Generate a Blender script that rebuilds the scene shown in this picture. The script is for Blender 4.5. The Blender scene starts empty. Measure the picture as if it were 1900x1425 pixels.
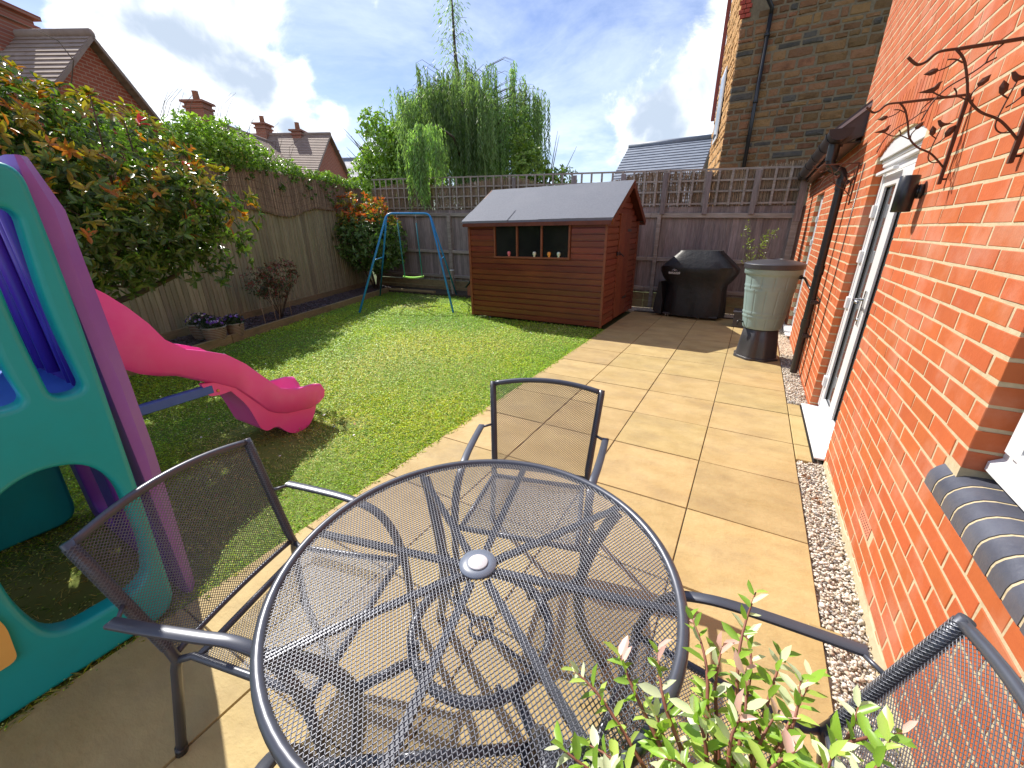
import bpy, math, random
import numpy as np
from mathutils import Vector, Matrix, Euler
R = random.Random(7)
RN = np.random.RandomState(11)
S = bpy.context.scene
C = S.collection
PI = math.pi
rad = math.radians

# ------------------------------------------------------------------ camera
CAM = Vector((0, 0, 1.52))
yaw, pit, rol = 0.5272133, 0.3662319, -0.0124923
fw = Vector((-math.sin(yaw)*math.cos(pit), math.cos(yaw)*math.cos(pit), -math.sin(pit)))
r0 = Vector((math.cos(yaw), math.sin(yaw), 0)); u0 = r0.cross(fw)
rt = math.cos(rol)*r0 + math.sin(rol)*u0
up = rt.cross(fw)
cd = bpy.data.cameras.new('camera'); co = bpy.data.objects.new('camera', cd); C.objects.link(co)
m = Matrix((rt, up, -fw)).transposed().to_4x4(); m.translation = CAM
co.matrix_world = m
cd.sensor_width = 36; cd.lens = 742.36/1900*36; cd.clip_start = 0.02; cd.clip_end = 600
S.camera = co

# ------------------------------------------------------------------ sun, sky, exposure
SUN = Vector((-0.92, 0.347, 1.0)).normalized()
sl = bpy.data.lights.new('sun', 'SUN'); so = bpy.data.objects.new('sun', sl); C.objects.link(so)
sl.energy = 3.7; sl.angle = rad(0.5); sl.color = (1.0, 0.94, 0.84)
so.rotation_euler = SUN.to_track_quat('Z', 'Y').to_euler()
so.location = (-6, 3, 12)
W = bpy.data.worlds.new('World'); S.world = W; W.use_nodes = True
wn, wl = W.node_tree.nodes, W.node_tree.links
wn.clear()
def N(t, **k):
    n = wn.new(t)
    for a, b in k.items(): setattr(n, a, b)
    return n
def wmath(op, a, b=None, c=None, clamp=False):
    n = N('ShaderNodeMath', operation=op); n.use_clamp = clamp
    for i, v in enumerate((a, b, c)):
        if v is None: continue
        if isinstance(v, (int, float)): n.inputs[i].default_value = v
        else: wl.new(v, n.inputs[i])
    return n.outputs[0]
def wmix(f, a, b):
    n = N('ShaderNodeMix', data_type='RGBA')
    for i, v in ((0, f), (6, a), (7, b)):
        if isinstance(v, (int, float)): n.inputs[i].default_value = v
        elif isinstance(v, tuple): n.inputs[i].default_value = v
        else: wl.new(v, n.inputs[i])
    return n.outputs[2]
def build_world():
    out = N('ShaderNodeOutputWorld'); bg = N('ShaderNodeBackground')
    sky = N('ShaderNodeTexSky', sky_type='NISHITA'); sky.sun_disc = False
    sky.sun_elevation = math.asin(SUN.z); sky.sun_rotation = math.atan2(SUN.x, SUN.y)
    sky.air_density = 1.0; sky.dust_density = 0.6; sky.ozone_density = 2.0; sky.altitude = 100
    tc = N('ShaderNodeTexCoord'); sep = N('ShaderNodeSeparateXYZ'); wl.new(tc.outputs['Generated'], sep.inputs[0])
    z = wmath('MAXIMUM', sep.outputs[2], 0.0)
    zz = wmath('ADD', z, 0.13)
    cx = wmath('DIVIDE', sep.outputs[0], zz); cy = wmath('DIVIDE', sep.outputs[1], zz)
    comb = N('ShaderNodeCombineXYZ'); wl.new(cx, comb.inputs[0]); wl.new(cy, comb.inputs[1])
    def noise(vec, sc, det, rough=.55, dist=0.0, off=(0, 0, 0)):
        mp = N('ShaderNodeMapping'); mp.inputs['Location'].default_value = off
        wl.new(vec, mp.inputs['Vector'])
        n = N('ShaderNodeTexNoise'); n.inputs['Scale'].default_value = sc; n.inputs['Detail'].default_value = det
        n.inputs['Roughness'].default_value = rough; n.inputs['Distortion'].default_value = dist
        wl.new(mp.outputs[0], n.inputs['Vector']); return n.outputs[0]
    def ramp(v, a, b):
        n = N('ShaderNodeMapRange'); n.interpolation_type = 'SMOOTHSTEP'
        n.inputs['From Min'].default_value = a; n.inputs['From Max'].default_value = b
        wl.new(v, n.inputs['Value']); return n.outputs[0]
    # thin high veils
    veil = ramp(noise(comb.outputs[0], 0.75, 9, .62, .7, (3.1, 1.7, 0)), .40, .70)
    fine = ramp(noise(comb.outputs[0], 2.1, 8, .62, .6, (8.1, 4.7, 2)), .38, .75)
    veil = wmath('MULTIPLY', wmath('ADD', wmath('MULTIPLY', veil, .62), wmath('MULTIPLY', fine, .30)), 1.0)
    low = ramp(z, .42, .02)
    veil = wmath('ADD', veil, wmath('MULTIPLY', low, .30), clamp=True)
    # heaped clouds: noise lifted where they stand
    def blob(d, tight):
        v = N('ShaderNodeVectorMath', operation='DISTANCE'); v.inputs[1].default_value = Vector(d).normalized()
        wl.new(tc.outputs['Generated'], v.inputs[0])
        q = wmath('MULTIPLY', v.outputs['Value'], tight); q = wmath('MULTIPLY', q, q)
        return wmath('POWER', 2.718, wmath('MULTIPLY', q, -1.0))
    bl = blob((-.875, .405, .275), 6.5)
    for d, t in (((-.835, .485, .262), 9), ((-.81, .53, .245), 11), ((-.90, .34, .285), 9), ((-.80, .575, .165), 9), ((-.76, .62, .195), 15),
                 ((-.70, .69, .13), 10), ((-.93, .25, .12), 5), ((-.79, .50, .36), 9), ((-.17, .955, .235), 7), ((-.05, .97, .36), 8), ((.5, -.8, .4), 2.4), ((.9, .3, .35), 3), ((-.5, -.8, .5), 2.6)):
        bl = wmath('MAXIMUM', bl, blob(d, t))
    cn = noise(tc.outputs['Generated'], 5.2, 12, .60, .35, (1.3, 5.2, 0.4))
    dens = wmath('ADD', wmath('MULTIPLY', bl, .52), wmath('MULTIPLY', wmath('SUBTRACT', cn, .5), 1.25))
    cum = ramp(dens, .24, .40)
    # thick parts turn grey, most towards their underside
    offn = noise(tc.outputs['Generated'], 5.2, 7, .5, .35, (1.3, 5.2, 0.4 - .045))
    core = ramp(wmath('ADD', dens, wmath('MULTIPLY', wmath('SUBTRACT', offn, cn), 1.6)), .34, .62)
    white = (6.4, 6.6, 6.9, 1); grey = (2.2, 2.7, 3.4, 1)
    cloudcol = wmix(wmath('MULTIPLY', core, .9), white, grey)
    hsv = N('ShaderNodeHueSaturation'); hsv.inputs['Saturation'].default_value = 1.22; hsv.inputs['Value'].default_value = .60; hsv.inputs['Hue'].default_value = .515
    wl.new(sky.outputs[0], hsv.inputs['Color'])
    c1 = wmix(wmath('MULTIPLY', veil, .80), hsv.outputs[0], (4.3, 4.9, 6.0, 1))
    c2 = wmix(wmath('MULTIPLY', cum, .97), c1, cloudcol)
    wl.new(c2, bg.inputs[0]); bg.inputs[1].default_value = 0.128
    wl.new(bg.outputs[0], out.inputs[0])
build_world()
S.view_settings.view_transform = 'Standard'; S.view_settings.look = 'None'
S.view_settings.gamma = 1; S.view_settings.use_curve_mapping = False
S.view_settings.exposure = 0.94
S.cycles.max_bounces = 8; S.cycles.transparent_max_bounces = 16
S.cycles.use_denoising = True

# ------------------------------------------------------------------ materials
MATS = {}
def M(name, col, col2=None, rough=.7, scale=6.0, stretch=(1, 1, 1), bump=0.0, bscale=40.0, objvar=0.0, metal=0.0, spec=.5,
      detail=6, dirt=None, dscale=2.0, damt=.5, attr=None, trans=0.0, rvar=0.0, coat=0.0, bdist=.004, local=False, lo=.32, hi=.68):
    if name in MATS: return MATS[name]
    mt = bpy.data.materials.new(name); mt.use_nodes = True; MATS[name] = mt
    n, l = mt.node_tree.nodes, mt.node_tree.links
    b = n['Principled BSDF']; outn = n['Material Output']
    b.inputs['Roughness'].default_value = rough; b.inputs['Metallic'].default_value = metal
    b.inputs['Specular IOR Level'].default_value = spec
    if coat: b.inputs['Coat Weight'].default_value = coat; b.inputs['Coat Roughness'].default_value = .12
    geo = n.new('ShaderNodeNewGeometry'); tcn = n.new('ShaderNodeTexCoord')
    mp = n.new('ShaderNodeMapping'); mp.inputs['Scale'].default_value = stretch
    l.new((tcn.outputs['Object'] if local else geo.outputs['Position']), mp.inputs['Vector'])
    def nz(sc, det=detail, off=0):
        t = n.new('ShaderNodeTexNoise'); t.inputs['Scale'].default_value = sc; t.inputs['Detail'].default_value = det
        t.inputs['Roughness'].default_value = .6; l.new(mp.outputs[0], t.inputs['Vector']); return t.outputs[0]
    def mr(v, a, bb, c=0.0, d=1.0):
        t = n.new('ShaderNodeMapRange'); t.inputs['From Min'].default_value = a; t.inputs['From Max'].default_value = bb
        t.inputs['To Min'].default_value = c; t.inputs['To Max'].default_value = d; l.new(v, t.inputs['Value']); return t.outputs[0]
    def mx(f, a, bb, mode='MIX'):
        t = n.new('ShaderNodeMix'); t.data_type = 'RGBA'; t.blend_type = mode
        for i, v in ((0, f), (6, a), (7, bb)):
            if isinstance(v, (int, float)): t.inputs[i].default_value = v
            elif isinstance(v, (tuple, list)): t.inputs[i].default_value = (*v[:3], 1)
            else: l.new(v, t.inputs[i])
        return t.outputs[2]
    if attr == 'attr':
        a = n.new('ShaderNodeAttribute'); a.attribute_name = 'tint'; base = a.outputs['Color']
    elif attr == 'obj':
        a = n.new('ShaderNodeObjectInfo'); base = a.outputs['Color']
    else:
        base = None
    if base is None:
        base = mx(mr(nz(scale), lo, hi), col, col2 if col2 else col)
    if dirt:
        base = mx(mr(nz(dscale, 8), .48, .74, 0, damt), base, dirt)
    if objvar:
        oi = n.new('ShaderNodeObjectInfo'); hs = n.new('ShaderNodeHueSaturation')
        l.new(mr(oi.outputs['Random'], 0, 1, 1-objvar, 1+objvar), hs.inputs['Value'])
        mm = n.new('ShaderNodeMath'); mm.operation = 'MULTIPLY'; mm.inputs[1].default_value = 7.31; l.new(oi.outputs['Random'], mm.inputs[0])
        fr = n.new('ShaderNodeMath'); fr.operation = 'FRACT'; l.new(mm.outputs[0], fr.inputs[0])
        l.new(mr(fr.outputs[0], 0, 1, .5-objvar*.045, .5+objvar*.045), hs.inputs['Hue'])
        l.new(base, hs.inputs['Color']); base = hs.outputs[0]
    l.new(base, b.inputs['Base Color'])
    if rvar: l.new(mr(nz(scale*1.7), .3, .7, max(.03, rough-rvar), min(1, rough+rvar)), b.inputs['Roughness'])
    if bump:
        bp = n.new('ShaderNodeBump'); bp.inputs['Strength'].default_value = bump; bp.inputs['Distance'].default_value = bdist
        l.new(nz(bscale, 5), bp.inputs['Height']); l.new(bp.outputs[0], b.inputs['Normal'])
    if trans:
        tr = n.new('ShaderNodeBsdfTranslucent'); ms = n.new('ShaderNodeMixShader'); ms.inputs[0].default_value = trans
        sc = mx(1.0, base, (1.25, 1.45, .55), 'MULTIPLY'); l.new(sc, tr.inputs[0])
        l.new(b.outputs[0], ms.inputs[1]); l.new(tr.outputs[0], ms.inputs[2]); l.new(ms.outputs[0], outn.inputs[0])
    return mt

def brickmat(name, mortar, b1, b2, scale, rowh=.25, bw=.5, msize=.02, axes='yz', rough=.85, bias=0.0, rot=0.0):
    """far walls, whose bricks are too small to tell apart"""
    mt = bpy.data.materials.new(name); mt.use_nodes = True
    n, l = mt.node_tree.nodes, mt.node_tree.links; b = n['Principled BSDF']; b.inputs['Roughness'].default_value = rough
    tcn = n.new('ShaderNodeTexCoord'); sp = n.new('ShaderNodeSeparateXYZ'); cb = n.new('ShaderNodeCombineXYZ')
    l.new(tcn.outputs['Object'], sp.inputs[0])
    l.new(sp.outputs['xyz'.index(axes[0])], cb.inputs[0]); l.new(sp.outputs['xyz'.index(axes[1])], cb.inputs[1])
    t = n.new('ShaderNodeTexBrick'); t.inputs['Color1'].default_value = (*b1, 1); t.inputs['Color2'].default_value = (*b2, 1)
    t.inputs['Mortar'].default_value = (*mortar, 1); t.inputs['Scale'].default_value = scale
    t.inputs['Mortar Size'].default_value = msize; t.inputs['Brick Width'].default_value = bw; t.inputs['Row Height'].default_value = rowh
    t.inputs['Bias'].default_value = bias
    l.new(cb.outputs[0], t.inputs['Vector']); l.new(t.outputs[0], b.inputs['Base Color'])
    return mt

m_slab = M('sandstone_slab', (.385, .275, .110), (.48, .36, .165), rough=.72, scale=3.2, bump=.7, bscale=11, objvar=.10, dirt=(.24, .175, .10), dscale=2.6, damt=.45, bdist=.012, stretch=(1, 1.6, 1))
m_joint = M('joint_sand', (.045, .036, .026), (.03, .025, .02), rough=.95, scale=20)
m_soil = M('soil', (.045, .035, .022), (.09, .07, .045), rough=1, scale=14, bump=.8, bscale=30)
m_far = M('far_grass', (.05, .075, .02), (.08, .10, .03), rough=1, scale=2)
m_turf = M('turf', (.10, .16, .022), (.17, .21, .045), rough=1, scale=5, bump=.6, bscale=60, dirt=(.15, .12, .05), dscale=1.4, damt=.5)
m_grass = M('grass_blade', (1, 1, 1), rough=.5, attr='attr', trans=.35, spec=.35)
m_leafa = M('leaf_mass', (1, 1, 1), rough=.34, attr='attr', trans=.28, spec=.5)
m_leafw = M('willow_leaf', (1, 1, 1), rough=.45, attr='attr', trans=.45, spec=.35)
m_leafo = M('leaf_piece', (1, 1, 1), rough=.33, attr='obj', trans=.28, spec=.5)
m_brick = M('red_brick', (.42, .092, .022), (.48, .112, .028), rough=.78, scale=9, bump=.5, bscale=70, objvar=.075, dirt=(.58, .34, .25), dscale=3.0, damt=.5, bdist=.003)
m_mortar = M('pale_mortar', (.46, .375, .235), (.56, .46, .30), rough=.95, scale=30, bump=.7, bscale=120, bdist=.003)
m_blue = M('blue_brick', (.055, .06, .085), (.09, .095, .125), rough=.42, scale=7, bump=.35, bscale=60, objvar=.10, dirt=(.20, .19, .19), dscale=9, damt=.25)
m_pvc = M('white_pvc', (.74, .75, .77), (.70, .71, .73), rough=.25, scale=3)
m_glass = M('window_glass', (.10, .11, .12), (.12, .13, .14), rough=.02, spec=.9, metal=.55, scale=1)
m_shglass = M('shed_glass', (.010, .012, .013), (.018, .02, .02), rough=.06, spec=.35, scale=2)
m_black = M('black_plastic', (.014, .014, .016), (.022, .022, .025), rough=.28, scale=4)
m_iron = M('rusty_iron', (.075, .028, .016), (.13, .05, .028), rough=.62, scale=40, bump=.3, bscale=120, metal=.3)
m_steel = M('chrome', (.55, .56, .58), rough=.2, metal=1.0)
m_gmetal = M('grey_coated_metal', (.075, .082, .105), (.09, .098, .122), rough=.34, metal=.35, scale=12, spec=.6)
m_meshm = M('grey_mesh_metal', (.13, .14, .17), (.15, .16, .19), rough=.34, metal=.4, scale=12, spec=.7)
m_teal = M('teal_plastic', (.008, .34, .37), (.010, .40, .43), rough=.36, scale=3, bump=.12, bscale=260, bdist=.001, dirt=(.02, .20, .19), dscale=3, damt=.5)
m_purp = M('purple_plastic', (.27, .11, .50), (.31, .13, .55), rough=.38, scale=3, bump=.12, bscale=260, bdist=.001, dirt=(.34, .18, .46), dscale=6, damt=.4)
m_purp2 = M('deep_purple_plastic', (.12, .035, .36), (.15, .045, .42), rough=.36, scale=3)
m_pink = M('pink_plastic', (.94, .085, .42), (.95, .12, .50), rough=.36, scale=2.5, bump=.06, bscale=200, bdist=.001, dirt=(.93, .26, .55), dscale=4, damt=.4)
m_bluep = M('blue_plastic', (.05, .14, .55), (.07, .18, .60), rough=.4, scale=4)
m_yelp = M('yellow_plastic', (.72, .42, .10), (.78, .48, .13), rough=.4, scale=4)
m_swing = M('blue_paint', (.015, .22, .54), (.02, .27, .60), rough=.32, scale=9)
m_rope = M('teal_rope', (.02, .15, .19), (.03, .20, .24), rough=.8, scale=60)
m_lime = M('lime_plastic', (.30, .66, .10), (.36, .72, .14), rough=.35, scale=4)
m_shed = M('shed_stain', (.125, .027, .011), (.165, .037, .014), rough=.36, scale=4, stretch=(1, 1, 3), bump=.25, bscale=18, objvar=.20, dirt=(.27, .075, .020), dscale=1.4, damt=.4, spec=.6)
m_shedr = M('shed_stain_side', (.16, .044, .020), (.22, .064, .030), rough=.5, scale=5, stretch=(2, 2, 5), bump=.2, bscale=20, objvar=.15)
m_sheddk = M('shed_trim', (.085, .02, .010), (.14, .035, .016), rough=.5, scale=8)
m_felt = M('roof_felt', (.135, .15, .185), (.17, .185, .22), rough=.85, scale=40, bump=.7, bscale=320, bdist=.002, dirt=(.21, .22, .25), dscale=1.5, damt=.4)
m_fence = M('weathered_board', (.19, .155, .145), (.33, .275, .26), rough=.85, scale=7, stretch=(7, 7, .7), bump=.4, bscale=16, objvar=.24, dirt=(.12, .09, .08), dscale=1.5, damt=.5)
m_fenceL = M('green_tinged_board', (.27, .235, .14), (.40, .36, .23), rough=.88, scale=7, stretch=(7, 7, .6), bump=.4, bscale=16, objvar=.22, dirt=(.19, .20, .085), dscale=1.2, damt=.6)
m_rail = M('weathered_rail', (.27, .23, .195), (.42, .36, .31), rough=.85, scale=7, stretch=(.8, 3, 7), bump=.35, bscale=20, objvar=.1, dirt=(.09, .075, .045), dscale=2, damt=.5)
m_reed = M('reed', (.15, .10, .055), (.27, .19, .11), rough=.9, attr='attr')
m_sleep = M('timber_sleeper', (.22, .17, .08), (.34, .26, .13), rough=.85, scale=8, stretch=(3, 1, 6), bump=.4, bscale=25, objvar=.12, dirt=(.08, .09, .035), dscale=2, damt=.5)
m_bark = M('bark', (.07, .05, .035), (.13, .10, .07), rough=.95, scale=22, bump=.8, bscale=40)
m_redbark = M('red_bark', (.16, .05, .03), (.27, .10, .06), rough=.6, scale=22)
m_butt = M('sage_plastic', (.235, .325, .315), (.26, .355, .34), rough=.55, scale=5, bump=.15, bscale=60)
m_dkpl = M('dark_grey_plastic', (.040, .040, .046), (.065, .065, .075), rough=.38, scale=4)
m_cover = M('black_cover', (.009, .009, .010), (.016, .016, .018), rough=.48, scale=5, bump=.35, bscale=14, bdist=.02)
m_print = M('white_print', (.62, .62, .62), rough=.7)
m_terra = M('glazed_terracotta', (.16, .085, .055), (.26, .16, .11), rough=.45, scale=12)
m_rim = M('pale_glaze', (.34, .33, .28), (.42, .40, .34), rough=.4, scale=12)
m_stone = M('ironstone_shade', (.15, .072, .030), (.33, .165, .066), rough=.92, scale=5, bump=.9, bscale=22, objvar=.30, bdist=.025, dirt=(.07, .055, .045), dscale=5, damt=.55)  # ironstone of the shaded front, with the shade painted into its colour
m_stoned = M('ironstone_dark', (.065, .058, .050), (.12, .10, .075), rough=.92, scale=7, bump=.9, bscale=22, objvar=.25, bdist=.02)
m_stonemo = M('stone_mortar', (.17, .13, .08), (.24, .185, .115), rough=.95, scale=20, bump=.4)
m_stonew = M('ironstone_sunlit', (.48, .27, .085), (.60, .36, .13), rough=.92, scale=8, bump=1.0, bscale=14, bdist=.03, objvar=.2, dirt=(.36, .20, .08), dscale=4, damt=.5)  # same ironstone on the west side, sunlight painted in as a lighter golden colour
m_tileA = M('brown_roof_tile', (.25, .17, .13), (.36, .26, .21), rough=.75, scale=6, dirt=(.15, .12, .10), dscale=3, damt=.5)
m_slate = M('grey_slate', (.20, .235, .30), (.27, .31, .38), rough=.55, scale=4)
m_lead = M('lead', (.28, .31, .34), (.38, .41, .44), rough=.5, scale=6)
m_wallA = brickmat('far_red_brick', (.40, .26, .18), (.40, .10, .05), (.32, .075, .04), 1.0, rowh=.075, bw=.225, msize=.009, axes='xz')
m_chim = brickmat('chimney_brick', (.30, .20, .15), (.26, .08, .05), (.34, .11, .06), 1.0, rowh=.075, bw=.225, msize=.01, axes='xz')
m_pebble = [M('pebble_%s' % k, c, d, rough=.85, scale=18, bump=.3, bscale=80, local=False) for k, c, d in
            (('cream', (.60, .55, .46), (.74, .70, .62)), ('buff', (.48, .40, .30), (.58, .50, .39)), ('grey', (.26, .25, .24), (.38, .37, .35)), ('dark', (.13, .12, .12), (.22, .19, .17)))]
m_chip = M('slate_chip', (.075, .06, .070), (.13, .105, .115), rough=.6, scale=14)
m_daisy = M('daisy_white', (.75, .75, .72), rough=.7)
m_dead = M('dead_leaf', (.22, .11, .05), (.33, .18, .09), rough=.8, scale=30)
m_air = M('air_brick', (.58, .20, .12), (.62, .24, .15), rough=.8, scale=20)
m_hole = M('dark_hole', (.01, .008, .007), rough=1)

# ------------------------------------------------------------------ geometry helpers
class MB:
    def __init__(s): s.v = []; s.f = []; s.mi = []; s.sm = []
    def add(s, vs, fs, mi=0, smooth=False):
        o = len(s.v); s.v += [tuple(v) for v in vs]
        for f in fs: s.f.append([i+o for i in f]); s.mi.append(mi); s.sm.append(smooth)
        return s
    def box(s, lo, hi, mi=0, M4=None, ch=0.0):
        x0, y0, z0 = lo; x1, y1, z1 = hi
        if ch:
            c = ch
            vs = [(x0+c, y0+c, z0), (x1-c, y0+c, z0), (x1-c, y1-c, z0), (x0+c, y1-c, z0),
                  (x0, y0, z0+c), (x1, y0, z0+c), (x1, y1, z0+c), (x0, y1, z0+c),
                  (x0, y0, z1-c), (x1, y0, z1-c), (x1, y1, z1-c), (x0, y1, z1-c),
                  (x0+c, y0+c, z1), (x1-c, y0+c, z1), (x1-c, y1-c, z1), (x0+c, y1-c, z1)]
            fs = [(3, 2, 1, 0), (12, 13, 14, 15)]
            for a in (0, 4, 8):
                for k in range(4): fs.append((a+k, a+(k+1) % 4, a+4+(k+1) % 4, a+4+k))
        else:
            vs = [(x0, y0, z0), (x1, y0, z0), (x1, y1, z0), (x0, y1, z0), (x0, y0, z1), (x1, y0, z1), (x1, y1, z1), (x0, y1, z1)]
            fs = [(3, 2, 1, 0), (4, 5, 6, 7), (0, 1, 5, 4), (1, 2, 6, 5), (2, 3, 7, 6), (3, 0, 4, 7)]
        if M4 is not None: vs = [M4 @ Vector(v) for v in vs]
        return s.add(vs, fs, mi)
    def beam(s, a, b, w, h, mi=0, upv=(0, 0, 1), ch=0.0):
        a = Vector(a); b = Vector(b); d = b-a; L = d.length; d.normalize()
        sd = d.cross(Vector(upv)); sd = sd.normalized() if sd.length > 1e-5 else Vector((1, 0, 0)); u = sd.cross(d)
        M4 = Matrix((sd, d, u)).transposed().to_4x4(); M4.translation = a
        return s.box((-w/2, 0, -h/2), (w/2, L, h/2), mi, M4, ch)
    def tube(s, pts, r, n=8, mi=0, closed=False, flat=1.0, upv=None, caps=True):
        pts = [Vector(p) for p in pts]; k = len(pts)
        rs = r if isinstance(r, (list, tuple)) else [r]*k
        vs = []; prev = None
        for i, p in enumerate(pts):
            if closed: t = pts[(i+1) % k]-pts[i-1]
            else: t = pts[min(i+1, k-1)]-pts[max(i-1, 0)]
            t.normalize()
            if upv is not None: a = Vector(upv)-t*t.dot(Vector(upv))
            elif prev is None: a = t.orthogonal()
            else: a = prev-t*t.dot(prev)
            if a.length < 1e-6: a = t.orthogonal()
            a.normalize(); prev = a; b = t.cross(a)
            for j in range(n):
                th = 2*PI*(j+.5)/n
                vs.append(p+(a*math.cos(th)*flat+b*math.sin(th))*rs[i])
        fs = []
        for i in range(k if closed else k-1):
            for j in range(n):
                a0 = i*n+j; a1 = i*n+(j+1) % n; b0 = ((i+1) % k)*n+j; b1 = ((i+1) % k)*n+(j+1) % n
                fs.append((a0, a1, b1, b0))
        if not closed and caps: fs += [tuple(range(n))[::-1], tuple((k-1)*n+j for j in range(n))]
        return s.add(vs, fs, mi, True)
    def lathe(s, prof, n=32, c=(0, 0), mi=0, sx=1, sy=1, smooth=True, rip=None):
        vs = []
        for (r, z) in prof:
            for j in range(n):
                th = 2*PI*j/n; q = r*(rip(th, z) if rip else 1)
                vs.append((c[0]+q*math.cos(th)*sx, c[1]+q*math.sin(th)*sy, z))
        fs = []
        for i in range(len(prof)-1):
            for j in range(n): fs.append((i*n+j, i*n+(j+1) % n, (i+1)*n+(j+1) % n, (i+1)*n+j))
        if prof[0][0] > 1e-4: fs.append(tuple(range(n))[::-1])
        if prof[-1][0] > 1e-4: fs.append(tuple((len(prof)-1)*n+j for j in range(n)))
        return s.add(vs, fs, mi, smooth)
    def prism(s, poly, f0, f1, mi=0, smooth=False):
        n = len(poly); vs = [f0(*p) for p in poly]+[f1(*p) for p in poly]
        fs = [tuple(range(n))[::-1], tuple(range(n, 2*n))]+[(i, (i+1) % n, n+(i+1) % n, n+i) for i in range(n)]
        return s.add(vs, fs, mi, smooth)
    def mesh(s, name, mats, off=(0, 0, 0), recalc=True):
        me = bpy.data.meshes.new(name)
        ox, oy, oz = off
        me.from_pydata([(x-ox, y-oy, z-oz) for x, y, z in s.v], [], s.f)
        for mm in (mats if isinstance(mats, (list, tuple)) else [mats]): me.materials.append(mm)
        me.polygons.foreach_set('material_index', s.mi); me.polygons.foreach_set('use_smooth', s.sm)
        if recalc:
            import bmesh
            bm = bmesh.new(); bm.from_mesh(me); bmesh.ops.recalc_face_normals(bm, faces=bm.faces); bm.to_mesh(me); bm.free()
        me.update(); return me

def link(name, me, parent=None, loc=(0, 0, 0), rot=(0, 0, 0), scl=(1, 1, 1)):
    o = bpy.data.objects.new(name, me); C.objects.link(o)
    o.location = loc; o.rotation_euler = rot; o.scale = scl
    if parent: o.parent = parent
    return o
def tag(o, label=None, cat=None, group=None, kind=None):
    if label: o['label'] = label
    if cat: o['category'] = cat
    if group: o['group'] = group
    if kind: o['kind'] = kind
    return o
BASE = {}
def thing(name, label, cat, loc=(0, 0, 0), rz=0, group=None):
    o = bpy.data.objects.new(name, None); C.objects.link(o); o.location = loc; o.rotation_euler = (0, 0, rz)
    o.empty_display_size = .1; BASE[o.name] = Vector(loc)
    return tag(o, label, cat, group)
def gbase(p):
    b = Vector((0, 0, 0))
    while p is not None: b += BASE.get(p.name, Vector((0, 0, 0))) if p.parent is None else Vector((0, 0, 0)); p = p.parent
    return b
def part(name, mb, mat, root, local=False, kind=None, label=None, angle=None):
    """a part whose coordinates are given in the world (or already local to its thing)"""
    off = (0, 0, 0) if local else tuple(gbase(root))
    me = mb.mesh(name, mat, off)
    if angle: me.set_sharp_from_angle(angle=rad(angle))
    o = link(name, me, root); tag(o, label, None, None, kind); return o
def struct(name, mb, mat, kind='structure'):
    o = link(name, mb.mesh(name, mat)); o['kind'] = kind; return o
def solo(name, mb, mat, label, cat, group=None):
    """a thing that is a single mesh, its origin at its base"""
    xs, ys, zs = zip(*mb.v); off = (sum(xs)/len(xs), sum(ys)/len(ys), min(zs))
    return tag(link(name, mb.mesh(name, mat, off), None, off), label, cat, group)
def npmesh(name, V, F, mats, col=None, smooth=False, mi=None):
    """V (n,3), F (m,k) all faces of the same size; col per vertex"""
    me = bpy.data.meshes.new(name); k = F.shape[1]
    me.vertices.add(len(V)); me.vertices.foreach_set('co', V.astype(np.float32).ravel())
    me.loops.add(F.size); me.loops.foreach_set('vertex_index', F.astype(np.int32).ravel())
    me.polygons.add(len(F)); me.polygons.foreach_set('loop_start', np.arange(0, F.size, k, dtype=np.int32))
    if smooth: me.polygons.foreach_set('use_smooth', np.ones(len(F), dtype=bool))
    for mm in (mats if isinstance(mats, (list, tuple)) else [mats]): me.materials.append(mm)
    if mi is not None: me.polygons.foreach_set('material_index', mi.astype(np.int32))
    if col is not None:
        a = me.attributes.new('tint', 'FLOAT_COLOR', 'POINT')
        cc = np.ones((len(V), 4), np.float32); cc[:, :3] = col; a.data.foreach_set('color', cc.ravel())
    me.update(calc_edges=True); return me
def nrm(a): return a/np.maximum(np.linalg.norm(a, axis=-1, keepdims=True), 1e-9)
def leafmesh(name, P, D, Nn, L, Wd, col, mat, fold=.18, shape='oval', droop=.12):
    """one folded leaf per row of P: six points, two quads"""
    D = nrm(D); Sd = nrm(np.cross(D, Nn)); U = nrm(np.cross(Sd, D)); n = len(P)
    L = np.broadcast_to(L, (n,))[:, None]; Wd = np.broadcast_to(Wd, (n,))[:, None]
    tip = P+D*L-U*L*droop
    a, b = (.30, .72) if shape == 'oval' else (.22, .6)
    wa, wb = (.42, .40) if shape == 'oval' else (.5, .34)
    l1 = P+D*L*a-Sd*Wd*wa+U*Wd*fold; r1 = P+D*L*a+Sd*Wd*wa+U*Wd*fold
    l2 = P+D*L*b-Sd*Wd*wb+U*Wd*fold-U*L*droop*.4; r2 = P+D*L*b+Sd*Wd*wb+U*Wd*fold-U*L*droop*.4
    V = np.stack([P, l1, l2, tip, r2, r1], 1).reshape(-1, 3)
    b0 = np.arange(n)[:, None]*6
    F = np.concatenate([b0+np.array([[0, 3, 2, 1]]), b0+np.array([[0, 5, 4, 3]])], 1).reshape(-1, 4)
    return npmesh(name, V, F, mat, np.repeat(col, 6, 0))
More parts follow.
